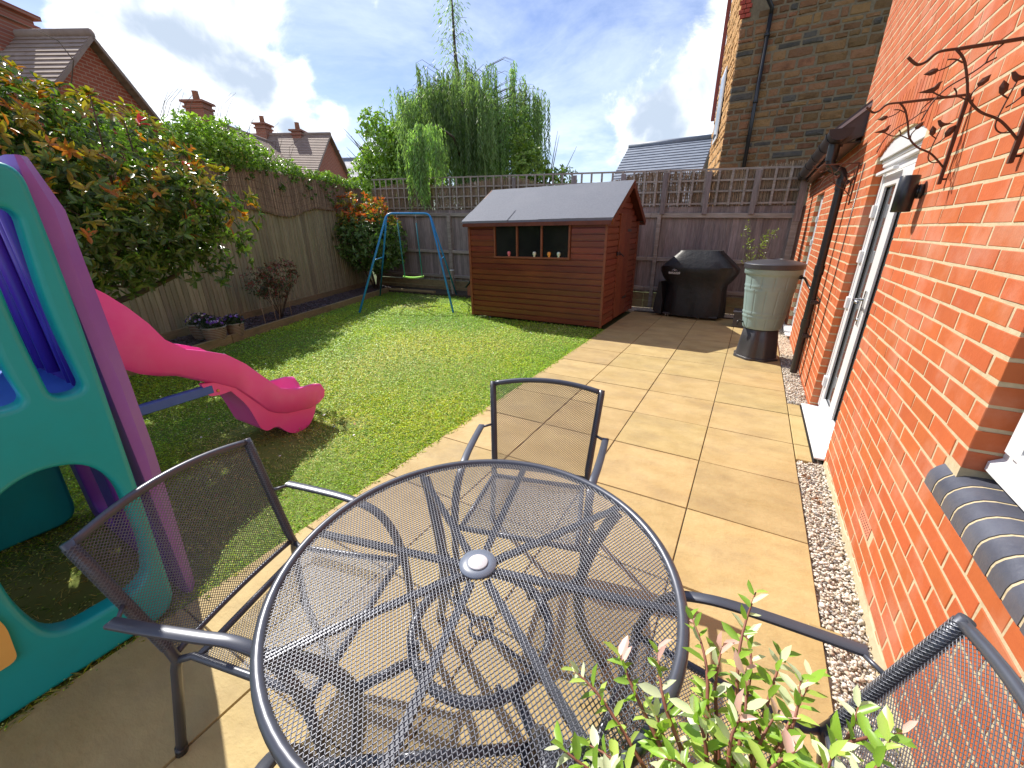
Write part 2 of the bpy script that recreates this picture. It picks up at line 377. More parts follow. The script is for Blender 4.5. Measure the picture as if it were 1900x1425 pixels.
def unitleaf(name, mat, fold=.18, droop=.12, w=.42):
    v = [(0, 0, 0), (.15, -w*.62, fold*.3), (.36, -w, fold*.42), (.68, -w*.82, fold*.3-droop*.35), (1, 0, -droop), (.68, w*.82, fold*.3-droop*.35), (.36, w, fold*.42), (.15, w*.62, fold*.3), (.5, 0, -droop*.1)]
    f = [(0, 8, 2, 1), (8, 4, 3, 2), (0, 7, 6, 8), (8, 6, 5, 4)]
    me = bpy.data.meshes.new(name); me.from_pydata(v, [], f); me.materials.append(mat)
    for p in me.polygons: p.use_smooth = True
    return me
def leafobjs(root, base, P, D, Nn, L, Wd, col, um, name='leaf'):
    D = nrm(D); Sd = nrm(np.cross(D, Nn)); U = nrm(np.cross(Sd, D))
    for i in range(len(P)):
        o = bpy.data.objects.new(name, um[i % len(um)]); C.objects.link(o); o.parent = root
        l, w = float(L[i]), float(Wd[i])
        m4 = Matrix(((D[i][0]*l, -Sd[i][0]*w, U[i][0]*l, P[i][0]-base[0]), (D[i][1]*l, -Sd[i][1]*w, U[i][1]*l, P[i][1]-base[1]),
                     (D[i][2]*l, -Sd[i][2]*w, U[i][2]*l, P[i][2]-base[2]), (0, 0, 0, 1)))
        o.matrix_local = m4; o.color = (*[float(c) for c in col[i]], 1)
def inview(P, marg=1.05):
    """share of the half frame at which the points lie, and their depth"""
    d = P-np.array(CAM); z = d@np.array(fw); x = d@np.array(rt)/np.maximum(z, .01); y = d@np.array(up)/np.maximum(z, .01)
    return (z > .05) & (np.abs(x) < 1.28*marg) & (np.abs(y) < .96*marg), z

# ================================================================== GROUND
b = MB(); b.add([(-160, -120, -.06), (160, -120, -.06), (160, 220, -.06), (-160, 220, -.06)], [(0, 1, 2, 3)]); struct('ground', b, m_far)
XL = [-1.905, -1.297, -.692, -.090, .495]
pitch = .5905; Y0 = 1.566-5*pitch
b = MB(); b.box((-1.895, -1.6, -.055), (.49, 8.22, -.007)); patio = struct('patio', b, m_joint)
def slabmesh(w, l, k, seed):
    rr = random.Random(seed); s = MB(); g = .0022; c = .0035; n = 6
    top = []
    vs = []
    for j in range(n+1):
        for i in range(n+1):
            x = g+c+(w-2*g-2*c)*i/n; y = g+c+(l-2*g-2*c)*j/n
            vs.append((x, y, rr.uniform(-.0012, .0012) if 0 < i < n and 0 < j < n else -.0005))
    fs = [(j*(n+1)+i, j*(n+1)+i+1, (j+1)*(n+1)+i+1, (j+1)*(n+1)+i) for j in range(n) for i in range(n)]
    s.add(vs, fs, 0, True)
    x0, x1, y0, y1 = g, w-g, g, l-g
    edge = [(x0, y0), (x1, y0), (x1, y1), (x0, y1)]; inn = [(x0+c, y0+c), (x1-c, y0+c), (x1-c, y1-c), (x0+c, y1-c)]
    v2 = [(x, y, -.0005) for x, y in inn]+[(x, y, -.007) for x, y in edge]+[(x, y, -.036) for x, y in edge]
    s.add(v2, [(k1, (k1+1) % 4, 4+(k1+1) % 4, 4+k1) for k1 in range(4)]+[(4+k1, 4+(k1+1) % 4, 8+(k1+1) % 4, 8+k1) for k1 in range(4)])
    return s.mesh('slab', m_slab)
for ci in range(4):
    w = XL[ci+1]-XL[ci]; ms = [slabmesh(w, pitch, 0, ci*5+k) for k in range(3)]
    for r in range(19):
        y = Y0-2*pitch+r*pitch
        if y > 8.0: continue
        if ci == 3 and False: continue
        link('slab', ms[(r+ci) % 3], patio, (XL[ci], y, R.uniform(-.0015, .0015)), (R.uniform(-.002, .002), R.uniform(-.002, .002), 0))
# narrow pieces in front of the french door, and the odd cut piece in the gravel
for y0, y1 in ((3.10, 3.34), (3.345, 3.925), (3.93, 4.20)):
    s = MB(); s.box((.499, y0, -.036), (.594, y1-.004, 0), ch=.004); link('slab', s.mesh('slab', m_slab), patio)
s = MB(); s.box((.50, 1.545, -.03), (.615, 1.60, .012), ch=.004, M4=Matrix.Rotation(rad(2), 4, 'Z')); link('slab', s.mesh('slab', m_slab), patio)
s = MB(); s.box((.594, 3.10, -.03), (.606, 4.21, .004))
for k in range(60): s.box((.5955, 3.11+k*.018, .004), (.6045, 3.119+k*.018, .0065))
dr = solo('drain_channel', s, m_black, 'thin black slotted drain along the white french door threshold', 'drain')
# the gravel bed
b = MB(); b.box((.495, -1.5, -.06), (.66, 8.25, -.028)); b.box((-2.4, 8.24, -.06), (.66, 8.72, -.028))
struct('gravel_bed', b, m_pebble[1])
def stones(name, P, size, flat, mats, seed, sub=1):
    rs = np.random.RandomState(seed); n = len(P)
    t = (1+5**.5)/2
    ico = np.array([(-1, t, 0), (1, t, 0), (-1, -t, 0), (1, -t, 0), (0, -1, t), (0, 1, t), (0, -1, -t), (0, 1, -t), (t, 0, -1), (t, 0, 1), (-t, 0, -1), (-t, 0, 1)], float); ico /= np.linalg.norm(ico[0])
    fi = np.array([(0, 11, 5), (0, 5, 1), (0, 1, 7), (0, 7, 10), (0, 10, 11), (1, 5, 9), (5, 11, 4), (11, 10, 2), (10, 7, 6), (7, 1, 8), (3, 9, 4), (3, 4, 2), (3, 2, 6), (3, 6, 8), (3, 8, 9), (4, 9, 5), (2, 4, 11), (6, 2, 10), (8, 6, 7), (9, 8, 1)])
    V = ico[None]*(1+rs.uniform(-.32, .30, (n, 12, 1)))
    sc = np.stack([rs.uniform(.7, 1.25, n), rs.uniform(.6, 1.0, n), rs.uniform(flat*.7, flat*1.2, n)], 1)*size[:, None]
    V = V*sc[:, None]
    a = rs.uniform(0, 2*PI, n); tx = rs.uniform(-.5, .5, n)
    ca, sa, ct, st = np.cos(a)[:, None], np.sin(a)[:, None], np.cos(tx)[:, None], np.sin(tx)[:, None]
    x, y, z = V[..., 0], V[..., 1], V[..., 2]
    y, z = y*ct-z*st, y*st+z*ct; x, y = x*ca-y*sa, x*sa+y*ca
    V = np.stack([x, y, z], -1)+P[:, None]
    F = (np.arange(n)[:, None, None]*12+fi[None]).reshape(-1, 3)
    mi = np.repeat(rs.choice(len(mats), n, p=[.60, .27, .11, .02][:len(mats)] if len(mats) == 4 else None), 20)
    return link(name, npmesh(name, V.reshape(-1, 3), F, mats, mi=mi))
n = 15000
P = np.stack([RN.uniform(.502, .658, n), RN.uniform(-.3, 6.0, n), RN.uniform(-.026, .004, n)], 1)
P = P[~((P[:, 1] > 3.08) & (P[:, 1] < 4.23) & (P[:, 0] < .70))]
P2 = np.stack([RN.uniform(-1.95, .64, 1500), RN.uniform(8.25, 8.62, 1500), RN.uniform(-.03, -.005, 1500)], 1)
P3 = np.stack([RN.uniform(.505, .655, 500), RN.uniform(6, 8.2, 500), RN.uniform(-.028, -.004, 500)], 1)
P = np.concatenate([P, P2, P3])
gv = stones('gravel', P, RN.uniform(.0045, .0100, len(P))*(1+.6*(RN.rand(len(P)) > .95)), .6, m_pebble, 3); tag(gv, 'pale cream gravel between the paving and the brick wall', 'gravel', None, 'stuff')

# ------------------------------------------------------------------ lawn
def fence_x(y): return -6.40-.402*y
def sleep_x(y): return -5.47-.385*y
lawn_poly = [(-1.897, -2.0), (-1.897, 6.30), (-4.6, 6.30), (-4.6, 8.55), (sleep_x(7.9)+.05, 8.0), (sleep_x(-2)+.02, -2.0)]
b = MB(); b.add([(x, y, -.012) for x, y in lawn_poly], [tuple(range(len(lawn_poly)))]); struct('lawn', b, m_turf)
def inlawn(x, y): return (x < -1.88+.012*np.sin(y*31)+.01*np.sin(y*83)) & (x > sleep_x(y)+.06) & (y < 8.5) & ~((x > -4.58) & (y > 6.27))
bp = [(-2.95, 1.40, .50), (-6.35, 6.6, .36), (-3.3, 1.45, .4), (-6.9, 7.6, .45), (-2.75, 1.95, .16), (-2.5, .05, .7)]      # worn patches under the slide's foot and the swing
def bare(x, y):
    q = np.zeros(len(x))
    for cx, cy, r in bp: q = np.maximum(q, np.exp(-(((x-cx)**2+(y-cy)**2)/(r*r))*1.2))
    return q
def vnoise(x, y, s, seed):
    rs = np.random.RandomState(seed); o = np.zeros(len(x))
    for k in range(6):
        a = rs.uniform(0, 2*PI); f = s*rs.uniform(.6, 1.7); o += np.sin((x*math.cos(a)+y*math.sin(a))*f+rs.uniform(0, 6.28))
    return o/3.4
def grow(name, n, ymax, dens_near, blade):
    x = RN.uniform(-9, -1.86, n*3); y = RN.uniform(-1.5, 8.5, n*3)
    d = np.hypot(x, y); keep = inlawn(x, y) & (RN.rand(n*3) < np.clip((dens_near/np.maximum(d, .5))**1.6, .05, 1)) & (RN.rand(n*3) > bare(x, y)*.93)
    x, y = x[keep], y[keep]; d = d[keep]; k = len(x)
    fl, dep = inview(np.stack([x, y, x*0], 1), 1.08); x, y, d = x[fl], y[fl], d[fl]; k = len(x)
    nz = vnoise(x, y, 2.3, 5)+.5*vnoise(x, y, 7, 6)
    g = np.array([.30, .47, .036]); g2 = np.array([.68, .70, .075]); g3 = np.array([.85, .74, .28]); g4 = np.array([.13, .27, .025])
    t = np.clip(.45+.35*nz+RN.normal(0, .22, k), 0, 1)[:, None]
    c = g*(1-t)+g2*t
    dry = np.clip(.72*np.exp(-(((x+3.6)**2)/2.2+((y-3.9)**2)/3.5))+.20*vnoise(x, y, 3.1, 9)+bare(x, y)*1.2, 0, .85)
    sel = RN.rand(k) < dry; c[sel] = g3*RN.uniform(.7, 1.1, (sel.sum(), 1))
    sel = RN.rand(k) < .22; c[sel] = g4
    P = np.stack([x, y, np.full(k, -.012)], 1)
    far = np.clip(d/3.2, .8, 2.6)
    a = RN.uniform(0, 2*PI, k)
    if blade:
        tilt = RN.uniform(.55, 1.38, k); h = RN.uniform(.014, .034, k)*(1+.25*np.clip(nz, -1, 1))*np.where(np.abs(x+1.9) < .07, 1.25, 1)
        D = np.stack([np.cos(a)*np.sin(tilt), np.sin(a)*np.sin(tilt), np.cos(tilt)], 1)
        sd = np.stack([-np.sin(a), np.cos(a), a*0], 1); w = (.0016*far*RN.uniform(.7, 1.3, k))[:, None]
        tipv = P+D*h[:, None]*np.array([1.5, 1.5, .9])
        mid = P+D*h[:, None]*.6
        V = np.stack([P-sd*w, P+sd*w, mid+sd*w*.8, tipv, mid-sd*w*.8], 1).reshape(-1, 3)
        F = np.arange(k)[:, None]*5+np.array([[0, 1, 2, 3, 4]])
        col = np.repeat(c, 5, 0)
    else:       # clover leaflets lying at many angles
        P[:, 2] = RN.uniform(-.004, .017, k)
        tilt = RN.uniform(0, .6, k); r = (.0042*far*RN.uniform(.6, 1.25, k))[:, None]
        u = np.stack([np.cos(a), np.sin(a), np.sin(tilt)*.8], 1); v = np.stack([-np.sin(a), np.cos(a), np.cos(a*3)*.35], 1)
        V = np.stack([P-u*r, P-u*r*.3+v*r*.9, P+u*r*.8+v*r*.7, P+u*r*.8-v*r*.7, P-u*r*.3-v*r*.9], 1).reshape(-1, 3)
        F = np.arange(k)[:, None]*5+np.array([[0, 1, 2, 3, 4]])
        c = c*np.array([.85, 1.12, 1.0]); col = np.repeat(c, 5, 0)
    o = link(name, npmesh(name, V, F, m_grass, col)); return o
tag(grow('grass', 190000, 9, 3.6, True), 'short green lawn grass with yellowed patches', 'grass', None, 'stuff')
tag(grow('clover', 110000, 9, 3.4, False), 'small clover leaves mixed into the lawn', 'clover', None, 'stuff')
# daisies
x = RN.uniform(-7.6, -2.1, 900); y = RN.uniform(-.2, 7.4, 900); k = inlawn(x, y) & (RN.rand(900) < np.clip(.5+.9*vnoise(x, y, 2.0, 15)-.35*(x > -3.8), .03, 1)*.45)
x, y = x[k], y[k]; b = MB()
for px, py in zip(x, y):
    r_ = R.uniform(.006, .012); z_ = R.uniform(.016, .03); tl = R.uniform(-.35, .35); t2 = R.uniform(-.35, .35)
    b.add([(px, py, z_+.002)]+[(px+r_*math.cos(q*PI/4), py+r_*math.sin(q*PI/4), z_+r_*(math.cos(q*PI/4)*tl+math.sin(q*PI/4)*t2)) for q in range(8)], [(0, 1+q, 1+(q+1) % 8) for q in range(8)])
tag(struct('daisies', b, m_daisy, 'stuff'), 'tiny white daisies scattered over the lawn', 'daisies')
b = MB()
for k in range(26):
    px, py = R.choice([(R.uniform(-6.3, -2.3), R.uniform(.3, 5.5)), (R.uniform(-7.6, -5.5), R.uniform(5.6, 7.9))]); a = R.uniform(0, 6.28); s_ = R.uniform(.018, .035)
    if not (px > sleep_x(py)+.1): continue
    M4 = Matrix.Translation((px, py, .028)) @ Matrix.Rotation(a, 4, 'Z') @ Matrix.Rotation(R.uniform(-.4, .4), 4, 'X')
    b.add([M4 @ Vector(v) for v in ((-s_, 0, 0), (0, -s_*.4, .006), (s_, 0, 0), (0, s_*.4, .006))], [(0, 1, 2), (0, 2, 3)])
for px, py in ((.535, 2.86), (.55, 2.82), (.52, 2.84), (.565, 2.60), (.58, 2.57), (.55, 2.585), (.60, 4.35), (.62, 4.4)):
    a = R.uniform(0, 6.28); s_ = R.uniform(.014, .024); M4 = Matrix.Translation((px, py, .014)) @ Matrix.Rotation(a, 4, 'Z') @ Matrix.Rotation(R.uniform(-.6, .6), 4, 'X')
    b.add([M4 @ Vector(v) for v in ((-s_, 0, 0), (0, -s_*.5, .01), (s_, 0, 0), (0, s_*.5, .01))], [(0, 1, 2), (0, 2, 3)])
tag(struct('fallen_leaves', b, m_dead, 'stuff'), 'dry brown fallen leaves on the lawn and the gravel', 'fallen leaves')

# ------------------------------------------------------------------ planting bed, sleepers, slate chips
b = MB(); pts = [(sleep_x(-2), -2), (sleep_x(7.95), 7.95), (-4.7, 8.05), (-4.7, 8.7), (fence_x(8.7), 8.7), (fence_x(-2), -2)]
b.add([(x, y, .045) for x, y in pts]+[(x, y, -.05) for x, y in pts], [tuple(range(6))]+[(i, (i+1) % 6, 6+(i+1) % 6, 6+i) for i in range(6)])
bed = struct('planting_bed', b, m_soil)
ys = [-2, .55, 2.95, 5.35, 7.95]
for i in range(4):
    s = MB(); s.beam((sleep_x(ys[i])+.02, ys[i]+.004, .04), (sleep_x(ys[i+1])+.02, ys[i+1]-.004, .04), .055, .15, ch=.006); link('sleeper', s.mesh('sleeper', m_sleep), bed)
s = MB(); s.beam((sleep_x(7.95), 8.0, .03), (-6.95, 8.06, .03), .055, .13, ch=.006); link('sleeper', s.mesh('sleeper', m_sleep), bed)
n = 7200; y = RN.uniform(.3, 8.5, n); x = fence_x(y)+.06+RN.rand(n)*(sleep_x(y)-fence_x(y)-.13)
P = np.stack([x, y, RN.uniform(.045, .066, n)], 1); dd = np.hypot(x, y)
tag(stones('slate_chips', P, RN.uniform(.010, .022, n)*np.clip(dd/6, .9, 1.3), .28, [m_chip], 9), 'plum slate chippings covering the planting bed', 'slate chips', None, 'stuff')

# ================================================================== FENCES
# back fence, facing the house, at y = 8.7
FB = thing('back_fence', 'grey weathered board fence with trellis top behind the shed', 'fence', (-4.5, 8.7, 0))
def bz(x, z0, z1): return z0+(z1-z0)*(x-.4)/(-9.6)       # heights rise gently to the left
x = .56; bms = []
for k in range(4):
    s = MB(); s.box((-.052, -.011, 0), (.052, .011, 1.0)); s.v = [(vx, vy+(.006 if vx > 0 else -.006), vz) for vx, vy, vz in s.v]; bms.append(s.mesh('board', m_fence))
while x > -9.75:
    zt = bz(x, 1.86, 2.08)
    zb = .30
    link('board', R.choice(bms), FB, (x+4.5, R.uniform(-.003, .003), zb), (0, R.uniform(-.003, .003), 0), (1, 1, zt-zb-R.uniform(0, .006)))
    x -= .094
for lab, z0, z1, h, dp in (('rail', .37, .42, .075, .05), ('rail', .93, 1.06, .075, .05), ('rail', 1.70, 1.98, .085, .05)):
    for xa, xb in ((.54, -1.86), (-1.865, -4.2), (-4.205, -6.78), (-6.785, -9.6)):
        s = MB(); s.beam((xa, 8.655, bz(xa, z0, z1)), (xb, 8.655, bz(xb, z0, z1)), dp, h, ch=.006); part('rail', s, m_rail, FB)
for xa, xb in ((.54, -1.86), (-1.865, -4.2), (-4.205, -6.78), (-6.785, -9.6)):
    for q in range(2):
        s = MB(); s.box((xb+.004, 8.672, -.02+.155*q), (xa, 8.705, .13+.155*q), ch=.005); part('gravel_board', s, m_sleep, FB)
for px_, wd in ((.50, .10), (-1.70, .07), (-4.25, .09), (-6.80, .10), (-9.55, .10)):
    s = MB(); s.box((px_-wd/2, 8.60, 0), (px_+wd/2, 8.671, bz(px_, 1.74, 1.99)), ch=.006); part('post', s, m_rail, FB)
for px_ in (-.17, -.92, -1.66, -2.45, -3.46, -4.9):
    s = MB(); s.box((px_-.042, 8.592, bz(px_, 1.72, 1.96)), (px_+.042, 8.622, bz(px_, 2.40, 2.80)), ch=.004); part('trellis_post', s, m_fence, FB)
s = MB(); s.box((.46, 8.59, 1.60), (.56, 8.68, 2.42), ch=.005); part('trellis_post', s, m_fence, FB)
xx = .30; lat = MB(); lat.box((-.018, -.008, 0), (.018, .008, 1)); latm = lat.mesh('trellis_lath', m_rail)
while xx > -9.4:
    z0, z1 = bz(xx, 1.87, 2.09), bz(xx, 2.44, 2.86)
    link('trellis_lath', latm, FB, (xx+4.5, 8.640-8.7, z0), (0, rad(R.uniform(-.8, .8)), 0), (1, 1, z1-z0)); xx -= .213
for j in range(4):
    for xa, xb in ((.45, -2.43), (-2.44, -4.88), (-4.89, -7.2), (-7.21, -9.4)):
        f = (j+.35)/3.35 if j else .06
        za = bz(xa, 1.87, 2.09)+f*(bz(xa, .56, .76)); zb_ = bz(xb, 1.87, 2.09)+f*(bz(xb, .56, .76))
        s = MB(); s.beam((xa, 8.658, za), (xb, 8.658, zb_), .018, .030); part('trellis_lath', s, m_rail, FB)
def reeds(name, f, t0, t1, n, zlo, zhi, root, seed, lean=.03, thick=.0028):
    rs = np.random.RandomState(seed); t = np.sort(rs.uniform(t0, t1, n)); V = []; 
    px = np.array([f(a) for a in t]); dx = f(t0+1); o_ = f(t0); d = np.array([dx[0]-o_[0], dx[1]-o_[1]]); d /= np.linalg.norm(d); nn = np.array([-d[1], d[0]])
    lo = np.array([zlo(a) for a in t])+rs.uniform(-.035, .02, n); hi = np.array([zhi(a) for a in t])+rs.uniform(-.05, .05, n)
    ln = rs.normal(0, lean, n); w = thick*rs.uniform(.7, 1.6, n); off = rs.uniform(-.012, .012, n)
    P0 = np.stack([px[:, 0]+nn[0]*off, px[:, 1]+nn[1]*off, lo], 1); P1 = P0+np.stack([d[0]*ln, d[1]*ln, hi-lo], 1)
    a = np.array([d[0], d[1], 0]); c_ = np.array([nn[0], nn[1], 0])
    W_ = w[:, None]
    Vv = np.stack([P0-a*W_, P0+c_*W_, P0+a*W_, P1-a*W_, P1+c_*W_, P1+a*W_], 1).reshape(-1, 3)
    Vv2 = np.stack([P0-a*W_, P0-c_*W_, P0+a*W_, P1-a*W_, P1-c_*W_, P1+a*W_], 1).reshape(-1, 3)
    fb = np.array([[0, 1, 4, 3], [1, 2, 5, 4]])
    F = (np.arange(n)[:, None, None]*6+fb[None]).reshape(-1, 4)
    F2 = F+len(Vv)
    c = np.array([.25, .185, .125])*rs.uniform(.5, 1.5, (n, 1)); c[rs.rand(n) < .15] *= 1.7
    cc = np.repeat(c, 6, 0)
    base = np.array(gbase(root))
    me = npmesh(name, np.concatenate([Vv, Vv2])-base, np.concatenate([F, F2]), m_reed, np.concatenate([cc, cc]))
    return tag(link(name, me, root), None, None, None, 'stuff')
reeds('reed_screen', lambda t: (t, 8.715), -9.5, .55, 5200, lambda t: 1.84-.022*t, lambda t: 2.46+.05*math.sin(t*2.1)+(-.28*math.exp(-((t+3.3)/.9)**2))+.02*t*-1, FB, 4)
# left fence, slanting away
FL = thing('left_fence', 'tall green tinged closeboard fence behind the flower bed on the left', 'fence', (fence_x(4), 4, 0))
bmsL = []
for k in range(4):
    s = MB(); s.box((-.052, -.010, 0), (.052, .010, 1.0)); s.v = [(vx, vy+(.009 if vx > 0 else -.006), vz) for vx, vy, vz in s.v]; bmsL.append(s.mesh('board', m_fenceL))
ang = math.atan2(1, -.402); fd = Vector((-.402, 1, 0)).normalized(); fnv = Vector((1, .402, 0)).normalized()
t = 0
Lf = 11.6; y = -1.9
while y < 8.68:
    zt = 2.05+.012*y
    link('board', R.choice(bmsL), FL, (fence_x(y)-fence_x(4), y-4, .15), (R.uniform(-.004, .004), 0, ang), (1, 1, zt-.15))
    y += .090*fd.y
yy = [-1.9, .6, 3.3, 6.0, 8.65]
for i in range(4):
    a0, a1 = Vector((fence_x(yy[i]), yy[i], 0)), Vector((fence_x(yy[i+1]), yy[i+1], 0))
    s = MB(); s.beam(a0+fnv*.012+Vector((0, 0, .09)), a1+fnv*.012-fd*.006+Vector((0, 0, .09)), .035, .16, ch=.004); part('gravel_board', s, m_sleep, FL)
    s = MB(); s.beam(a0+Vector((0, 0, 2.10+.012*yy[i])), a1-fd*.006+Vector((0, 0, 2.10+.012*yy[i+1])), .06, .03, ch=.004); part('cap_rail', s, m_rail, FL)
def rz0(y): return 2.02-.12*math.sin((y-3.6)*1.1)-.05*math.sin(y*3.7)
reeds('reed_screen', lambda y: (fence_x(y)+.05, y+.02), 1.2, 8.6, 6500, rz0, lambda y: 2.62, FL, 5, lean=.02)
s = MB()
for j in range(4):
    pts_ = [Vector((fence_x(y_)+.062, y_+.025, rz0(y_)+.10+j*.13)) for y_ in np.linspace(1.4, 8.5, 60)]
    s.tube(pts_, .002, 4)
part('reed_wire', s, m_iron, FL)

# ================================================================== BRICK HOUSE
H = thing('brick_house', 'bright orange red brick house wall with white french door and downpipe', 'house', (.7, 3.0, 0))
WX_ = .66
rects = [(-1.5, 1.606, -.1, .72), (-1.5, 1.606, 2.02, 5.2), (1.606, 3.146, -.1, 5.2), (3.146, 4.204, 2.06, 5.2), (4.204, 5.44, -.1, 5.2), (5.44, 7.046, -.1, 2.30), (7.046, 7.854, 1.98, 2.30), (7.854, 9.6, -.1, 2.30)]
b = MB()
for y0, y1, z0, z1 in rects: b.box((WX_+.0022, y0, z0), (1.0, y1, z1))
wall = part('wall', b, m_mortar, H)
ch_, pl_, g_ = .0705, .2100, .0120
hb = []
def free(z):
    iv = [(-1.5, 1.602), (1.602, 3.150)] ; out = []
    lo = -1.5; hi = 5.44 if z > 2.26 else 9.6
    cuts = []
    if .735 < z < 1.98: cuts.append((-1.5, 1.602))
    if .69 < z <= .735: cuts.append((-1.5, 1.699))
    if .735 < z < .79: cuts.append((-1.5, 1.699))
    if z < 1.95: cuts.append((3.150, 4.200))
    elif z < 2.31: cuts.append((3.085, 4.265))
    if z < 1.95: cuts.append((7.05, 7.85))
    cuts.sort(); x = lo
    for a, c in cuts:
        if a > x+.02: out.append((x, a))
        x = max(x, c)
    if hi > x: out.append((x, hi))
    return out
bricks = []
k = 0
while k*ch_ < 5.15:
    z0 = k*ch_-.03; zc = z0+ch_/2; off = (k % 2)*pl_/2
    for a, c in free(zc):
        s_ = math.floor((a-off)/pl_)
        while True:
            y0 = off+s_*pl_; y1 = y0+pl_; s_ += 1
            if y0 >= c: break
            ya, yb = max(y0, a), min(y1, c)
            if yb-ya < .035: continue
            if abs(ya-a) < 1e-6 and a > -1.4: ya -= g_/2+.0
            if abs(yb-c) < 1e-6 and c < 5.4: yb += g_/2
            bricks.append((ya+g_/2, yb-g_/2, z0+g_/2, z0+ch_-g_/2))
    k += 1
# air brick place
bricks = [q for q in bricks if not (2.03 < (q[0]+q[1])/2 < 2.22 and .19 < (q[2]+q[3])/2 < .26)]
bc = np.array([(WX_, (q[0]+q[1])/2, (q[2]+q[3])/2) for q in bricks]); fl, dep = inview(bc, 1.0)
siz = np.where(fl, 1/np.maximum(np.linalg.norm(bc-np.array(CAM), axis=1), .1)**2, 0)*np.abs((bc-np.array(CAM))[:, 0])/np.linalg.norm(bc-np.array(CAM), axis=1)
order = np.argsort(-siz); near = set(order[:300].tolist())
rest = MB(); bm_unit = []
def brickverts(L, h, rr, dep=.098):
    j = lambda: rr.uniform(-.0026, .0026)
    c = .0018; x = rr.uniform(-.0006, .0006)
    vs = [(dep, 0, 0), (dep, L, 0), (dep, L, h), (dep, 0, h)]
    o = [(c, j(), j()), (c, L+j(), j()), (c, L+j(), h+j()), (c, j(), h+j())]
    i_ = [(x, o[0][1]+c, o[0][2]+c), (x, o[1][1]-c, o[1][2]+c), (x, o[2][1]-c, o[2][2]-c), (x, o[3][1]+c, o[3][2]-c)]
    vs = vs+o+i_
    fs = [(8, 9, 10, 11)]+[(4+k, 4+(k+1) % 4, 8+(k+1) % 4, 8+k) for k in range(4)]+[(k, (k+1) % 4, 4+(k+1) % 4, 4+k) for k in range(4)]
    return vs, fs
umesh = {}
rr = random.Random(5)
for i, (ya, yb, za, zb_) in enumerate(bricks):
    L = yb-ya; x = WX_+rr.uniform(-.0006, .0006)
    if i in near:
        key = (round(L, 3), rr.randrange(4))
        if key not in umesh:
            vs, fs = brickverts(L, zb_-za, rr); q = MB().add(vs, fs); umesh[key] = q.mesh('brick', m_brick)
        link('brick', umesh[key], wall, (x-.7, ya-3.0, za))
    else:
        vs, fs = brickverts(L, zb_-za, rr); rest.add([(v[0]+x, v[1]+ya, v[2]+za) for v in vs], fs)
m_brickf = M('red_brick_far', (.41, .090, .022), (.49, .118, .030), rough=.8, scale=5.5, detail=2, bump=.3, bscale=70, dirt=(.62, .38, .25), dscale=3, damt=.3, stretch=(1, 1, 2.6))
me = rest.mesh('brickwork', m_brickf, (.7, 3.0, 0)); o = link('brickwork', me, wall); o['kind'] = 'stuff'
# soldier arch over the french door
def arch(y): return 1.975+.105*(1-((y-3.675)/.56)**2)
for k in range(17):
    ya = 3.092+k*.0692; yb = ya+.0575; zc = arch((ya+yb)/2)
    s = MB(); vs = [(WX_, ya, arch(ya)), (WX_, yb, arch(yb)), (WX_, yb, 2.305), (WX_, ya, 2.305)]; vs += [(WX_+.09, *v[1:]) for v in vs]
    s.add(vs, [(0, 1, 2, 3), (4, 7, 6, 5)]+[(i, 4+i, 4+(i+1) % 4, (i+1) % 4) for i in range(4)]); o = part('brick', s, m_brick, wall)
s = MB(); s.box((WX_+.005, 3.085, 2.07), (WX_+.1, 4.265, 2.32)); part('mortar_bed', s, m_mortar, wall)
# mortar haunch at the wall's foot
s = MB(); n_ = 70
for i in range(n_+1):
    y = -1.0+i*(4.1)/n_; o1 = .650+R.uniform(-.004, .003)
    s.v += [(o1, y, -.02), (WX_-.004, y, .035+R.uniform(-.01, .008)), (WX_+.01, y, .04)]
for i in range(n_): s.f += [[3*i, 3*i+3, 3*i+4, 3*i+1], [3*i+1, 3*i+4, 3*i+5, 3*i+2]]
s.mi = [0]*len(s.f); s.sm = [False]*len(s.f)
part('mortar_haunch', s, m_mortar, wall)
# air brick
s = MB(); s.box((WX_-.001, 2.035, .192), (WX_+.05, 2.215, .262), ch=.002); ab = part('air_brick', s, m_air, wall)
s = MB()
for i in range(9):
    for j in range(3): s.box((WX_-.0018, 2.048+i*.018, .205+j*.018), (WX_-.0009, 2.054+i*.018, .211+j*.018))
part('air_hole', s, m_hole, wall)
# window with its bullnose sill of blue bricks
prof = [(.775, .735), (.775, .803), (.700, .800), (.678, .795), (.660, .785), (.645, .770), (.635, .752), (.632, .736), (.632, .704), (.640, .698), (.668, .698), (.668, .735)]
yb = 1.695
sill = MB(); sill.prism([(.775, .733), (.775, .801), (.700, .798), (.679, .793), (.662, .783), (.647, .768), (.637, .751), (.634, .736), (.634, .706), (.66, .702), (.67, .70)], lambda x, z: (x, -1.0, z), lambda x, z: (x, 1.692, z)); win = part('window', MB().box((.752, -1.2, .82), (.762, 1.55, 1.98)), m_glass, H)
part('sill_mortar', sill, m_mortar, win)
k = 0
while yb > -.3:
    ya = yb-.0670; s = MB(); s.prism(prof, lambda x, z: (x, ya, z), lambda x, z: (x, yb, z)); s.sm = [len(f) == 4 for f in s.f]
    o = part('sill_brick', s, m_blue, win, angle=35); yb = ya-.0105
s = MB(); s.box((.735, 1.535, .845), (.80, 1.604, 2.02), ch=.006); s.box((.735, -1.2, 1.95), (.80, 1.535, 2.02), ch=.006); s.box((.735, -1.2, .845), (.80, 1.535, .91), ch=.006)
s.box((.715, 1.495, .91), (.735, 1.565, 1.95), ch=.004); s.box((.715, -1.2, .875), (.735, 1.495, .94), ch=.004)
s.box((.722, 1.468, .94), (.732, 1.495, 1.95)); s.box((.722, -1.2, .94), (.732, 1.495, .968)); part('frame', s, m_pvc, win)
